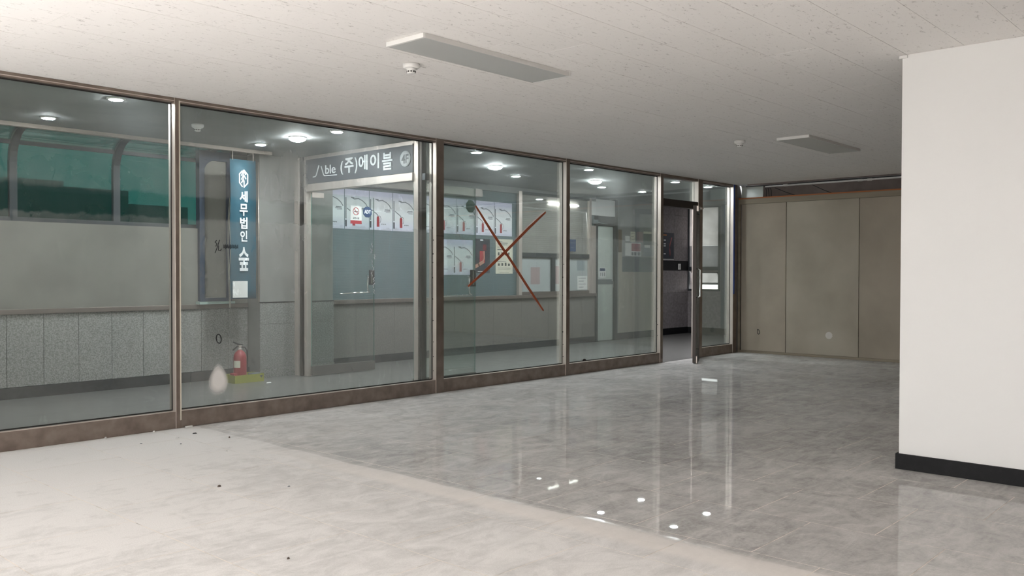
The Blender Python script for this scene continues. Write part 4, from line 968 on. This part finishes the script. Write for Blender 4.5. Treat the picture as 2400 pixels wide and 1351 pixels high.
for r_, (z0, z1) in enumerate(((.122, .80), (.80, 1.232), (1.418, 1.845), (1.845, 2.298), (2.298, H-.003))):
    for a, b in zip(xs, xs[1:]): box('granite_slab', a+.0015, b-.0015, GY, GY+.0195, z0+.0015, z1-.0015, MT['granite_dark'], w6)
box('black_band', 14.055, CEND-.002, GY-.008, GY+.0195, 1.236, 1.414, MT['blackbase'], w6); box('black_skirting', 14.055, CEND-.002, GY-.012, GY+.0195, 0, .12, MT['blackbase'], w6)
dp = thing('dark_picture', (14.45, GY, 1.44), 'black poster with pink streak on the granite wall seen through the open door', 'poster')
box('sheet', 14.22, 14.688, GY-.004, GY-.0005, 1.452, 1.952, MT['darkprint'], dp); box('bottom_edge', 14.22, 14.688, GY-.006, GY-.0005, 1.438, 1.451, MT['paper'], dp)
m = MB(); pk_ = mat('pink_streak_print', (.46, .14, .15), .6)
for k in range(3): ribbon_y(m, [(14.62-.01*k, 1.86), (14.555-.012*k, 1.72), (14.53+.012*k, 1.62), (14.545+.008*k, 1.54), (14.55, 1.50)], .012, GY-.004, pk_, .0008)
m.box(14.30, 14.43, GY-.0048, GY-.004, 1.89, 1.92, mat('orange_print', (.40, .17, .06), .6))
for z in (1.80, 1.73, 1.69, 1.54): m.box(14.33, 14.40, GY-.0048, GY-.004, z, z+.018, MT['letter'])
m.build('print', dp)['kind'] = 'stuff'
swp = thing('wall_switch', (14.88, GY-.008, 1.25), 'white switch plate on the black band of the granite wall', 'switch')
box('plate', 14.835, 14.925, GY-.018, GY-.0085, 1.248, 1.362, MT['white'], swp, .003); box('rocker', 14.862, 14.898, GY-.023, GY-.018, 1.28, 1.33, MT['offwhite'], swp, .002)
# end wall and window of the corridor
we = MB().box(CEND, CEND+.2, 6.30, 8.40, 0, H, MT['granite_dark']).box(CEND, CEND+.2, 8.40, 9.3, 0, .83, MT['granite_dark']).box(CEND, CEND+.2, 8.40, 9.3, 2.475, H, MT['granite_dark']).box(CEND, CEND+.2, 9.12, 9.3, .83, 2.475, MT['granite_dark']).build('wall_end')
tag(we, 'dark wall closing the corridor with a tall window at its left', 'wall', kind='structure')
box('black_skirting', CEND-.012, CEND-.0005, 6.44, 9.10, 0, .12, MT['blackbase'], we)
box('wall_box', CEND-.06, CEND-.0005, 8.05, 8.20, 1.0, 1.55, MT['slate'], we); box('pilaster', CEND-.05, CEND-.0005, 7.75, 8.36, 0.121, H-.002, MT['slate'], we)
w7 = thing('window_4', (CEND, 8.76, .83), 'bright hazy window at the corridor end with tilted lower sash', 'window', kind='structure')
for nm, a, b, c, d in (('stile', 8.402, 8.447, .832, 2.474), ('stile', 9.085, 9.118, .832, 2.474), ('bottom_rail', 8.447, 9.085, .832, .872), ('transom', 8.447, 9.085, 1.225, 1.305), ('top_rail', 8.447, 9.085, 2.455, 2.474)):
    box(nm, CEND-.01, CEND+.05, a, b, c, d, MT['greyframe'], w7)
box('upper_pane', CEND+.015, CEND+.021, 8.447, 9.085, 1.715, 2.455, MT['frost'], w7); box('film_pane', CEND+.015, CEND+.021, 8.447, 9.085, 1.305, 1.714, MT['frost_low'], w7)
box('rail_strip', CEND-.016, CEND-.011, 8.447, 9.085, 1.215, 1.228, MT['steel'], w7)
sash = thing('tilted_sash', (CEND+.03, 8.76, 1.222), None, None); sash.parent = w7; sash.location = Vector((CEND+.03, 8.76, 1.222))-wloc(w7)
del_keys = [k for k in ('label', 'category') if k in sash.keys()]
for k in del_keys: del sash[k]
def sbox(nm, *c):
    o = MB().box(*c).build(nm, origin=(0, 0, 0)); o.parent = sash; return o
for nm, a, b, c, d in (('sash_rail', -.30, .30, -.04, 0), ('sash_rail', -.30, .30, -.35, -.31), ('sash_stile', -.30, -.262, -.31, -.04), ('sash_stile', .262, .30, -.31, -.04)): sbox(nm, -.015, .015, a, b, c, d, MT['greyframe'])
sbox('sash_pane', -.003, .003, -.262, .262, -.31, -.04, MT['frost'])
sash.rotation_euler.y = math.radians(-42)
MB().tube([(CEND+.03, 8.46, 1.10), (CEND+.20, 8.462, 1.02)], .006, MT['steel']).build('stay_arm', w7)
# near-side and end closing walls of the corridor
wn_ = MB().box(11.953, CEND, PY+.03, 6.425, 0, H, MT['soffit']).build('wall_near'); tag(wn_, 'plain grey corridor wall beyond the end of the glass partition', 'wall', kind='structure')
ws = box('wall_start', 0, .12, 6.44, 9.3, 0, 2.9, MT['cream']); tag(ws, 'cream wall closing the corridor outside the left of the view', 'wall', kind='structure')

# ------------------------------------------------------------------ debris on the floors
tag(box('plaster_stick', 3.262, 3.318, 6.288, 6.303, .0005, .013, MT['paper'], None, .002), 'white plaster stick on the floor at the foot of the first post', 'debris')
def chip(x, y, r, h, m_, lab, z0=.0004):
    a0 = random.random()*6; k = random.choice((5, 6, 7)); rr = [r*random.uniform(.6, 1.15) for _ in range(k)]
    pts = [(x+rr[i]*math.cos(a0+i*2*math.pi/k), y+rr[i]*.6*math.sin(a0+i*2*math.pi/k), z0) for i in range(k)]
    mb = MB(); top = [(x+(p[0]-x)*.7, y+(p[1]-y)*.7, z0+h*random.uniform(.7, 1.1)) for p in pts]
    mb.add(pts+top, [tuple(range(k))[::-1], tuple(range(k, 2*k))]+[(i, (i+1) % k, k+(i+1) % k, k+i) for i in range(k)], m_)
    tag(mb.build('debris_chip'), lab, 'debris', 'small debris chips on the room floor')
brn = mat('brown_crumb', (.10, .075, .06), .8)
for x, y, r, h, m_, lab in ((3.195, 6.025, .018, .006, MT['blackp'], 'flat black chip on the floor right below the first post'), (3.02, 5.945, .016, .010, MT['offwhite'], 'curled pale chip on the floor left of the flat black chip'),
                            (2.931, 5.721, .008, .006, MT['greyprint'], 'tiny grey crumb on the floor in front of the curled pale chip'), (3.279, 5.689, .008, .010, brn, 'brown crumb standing on the floor right of the black chip'),
                            (3.013, 5.271, .009, .010, MT['paper'], 'small white chip on the floor in front of the second pane'), (2.489, 4.427, .012, .010, brn, 'lone dark brown crumb on the bright floor'),
                            (3.592, 5.881, .020, .004, MT['paper'], 'flat pale flake on the floor near the second bottom rail'), (2.66, 6.285, .012, .016, MT['offwhite'], 'pale screw standing against the first bottom rail'),
                            (2.752, 5.937, .012, .004, MT['greyprint'], 'thin grey flake on the floor below the first pane'), (3.02, 6.30, .014, .010, MT['offwhite'], 'pale crumb against the first bottom rail beside the post'),
                            (2.05, 3.10, .009, .007, brn, 'brown crumb on the bright floor near the camera'), (2.75, 4.15, .009, .004, MT['greyprint'], 'grey flake on the bright floor beside the lone crumb')):
    chip(x, y, r, h, m_, lab)
for x, y, lab in ((5.203, 8.223, 'white scrap on the corridor floor right of the yellow tray'), (7.35, 7.672, 'white scrap on the corridor floor behind the open glass door'), (10.32, 8.30, 'pale scrap on the corridor floor under the service window')):
    chip(x, y, .03, .008, MT['paper'], lab)
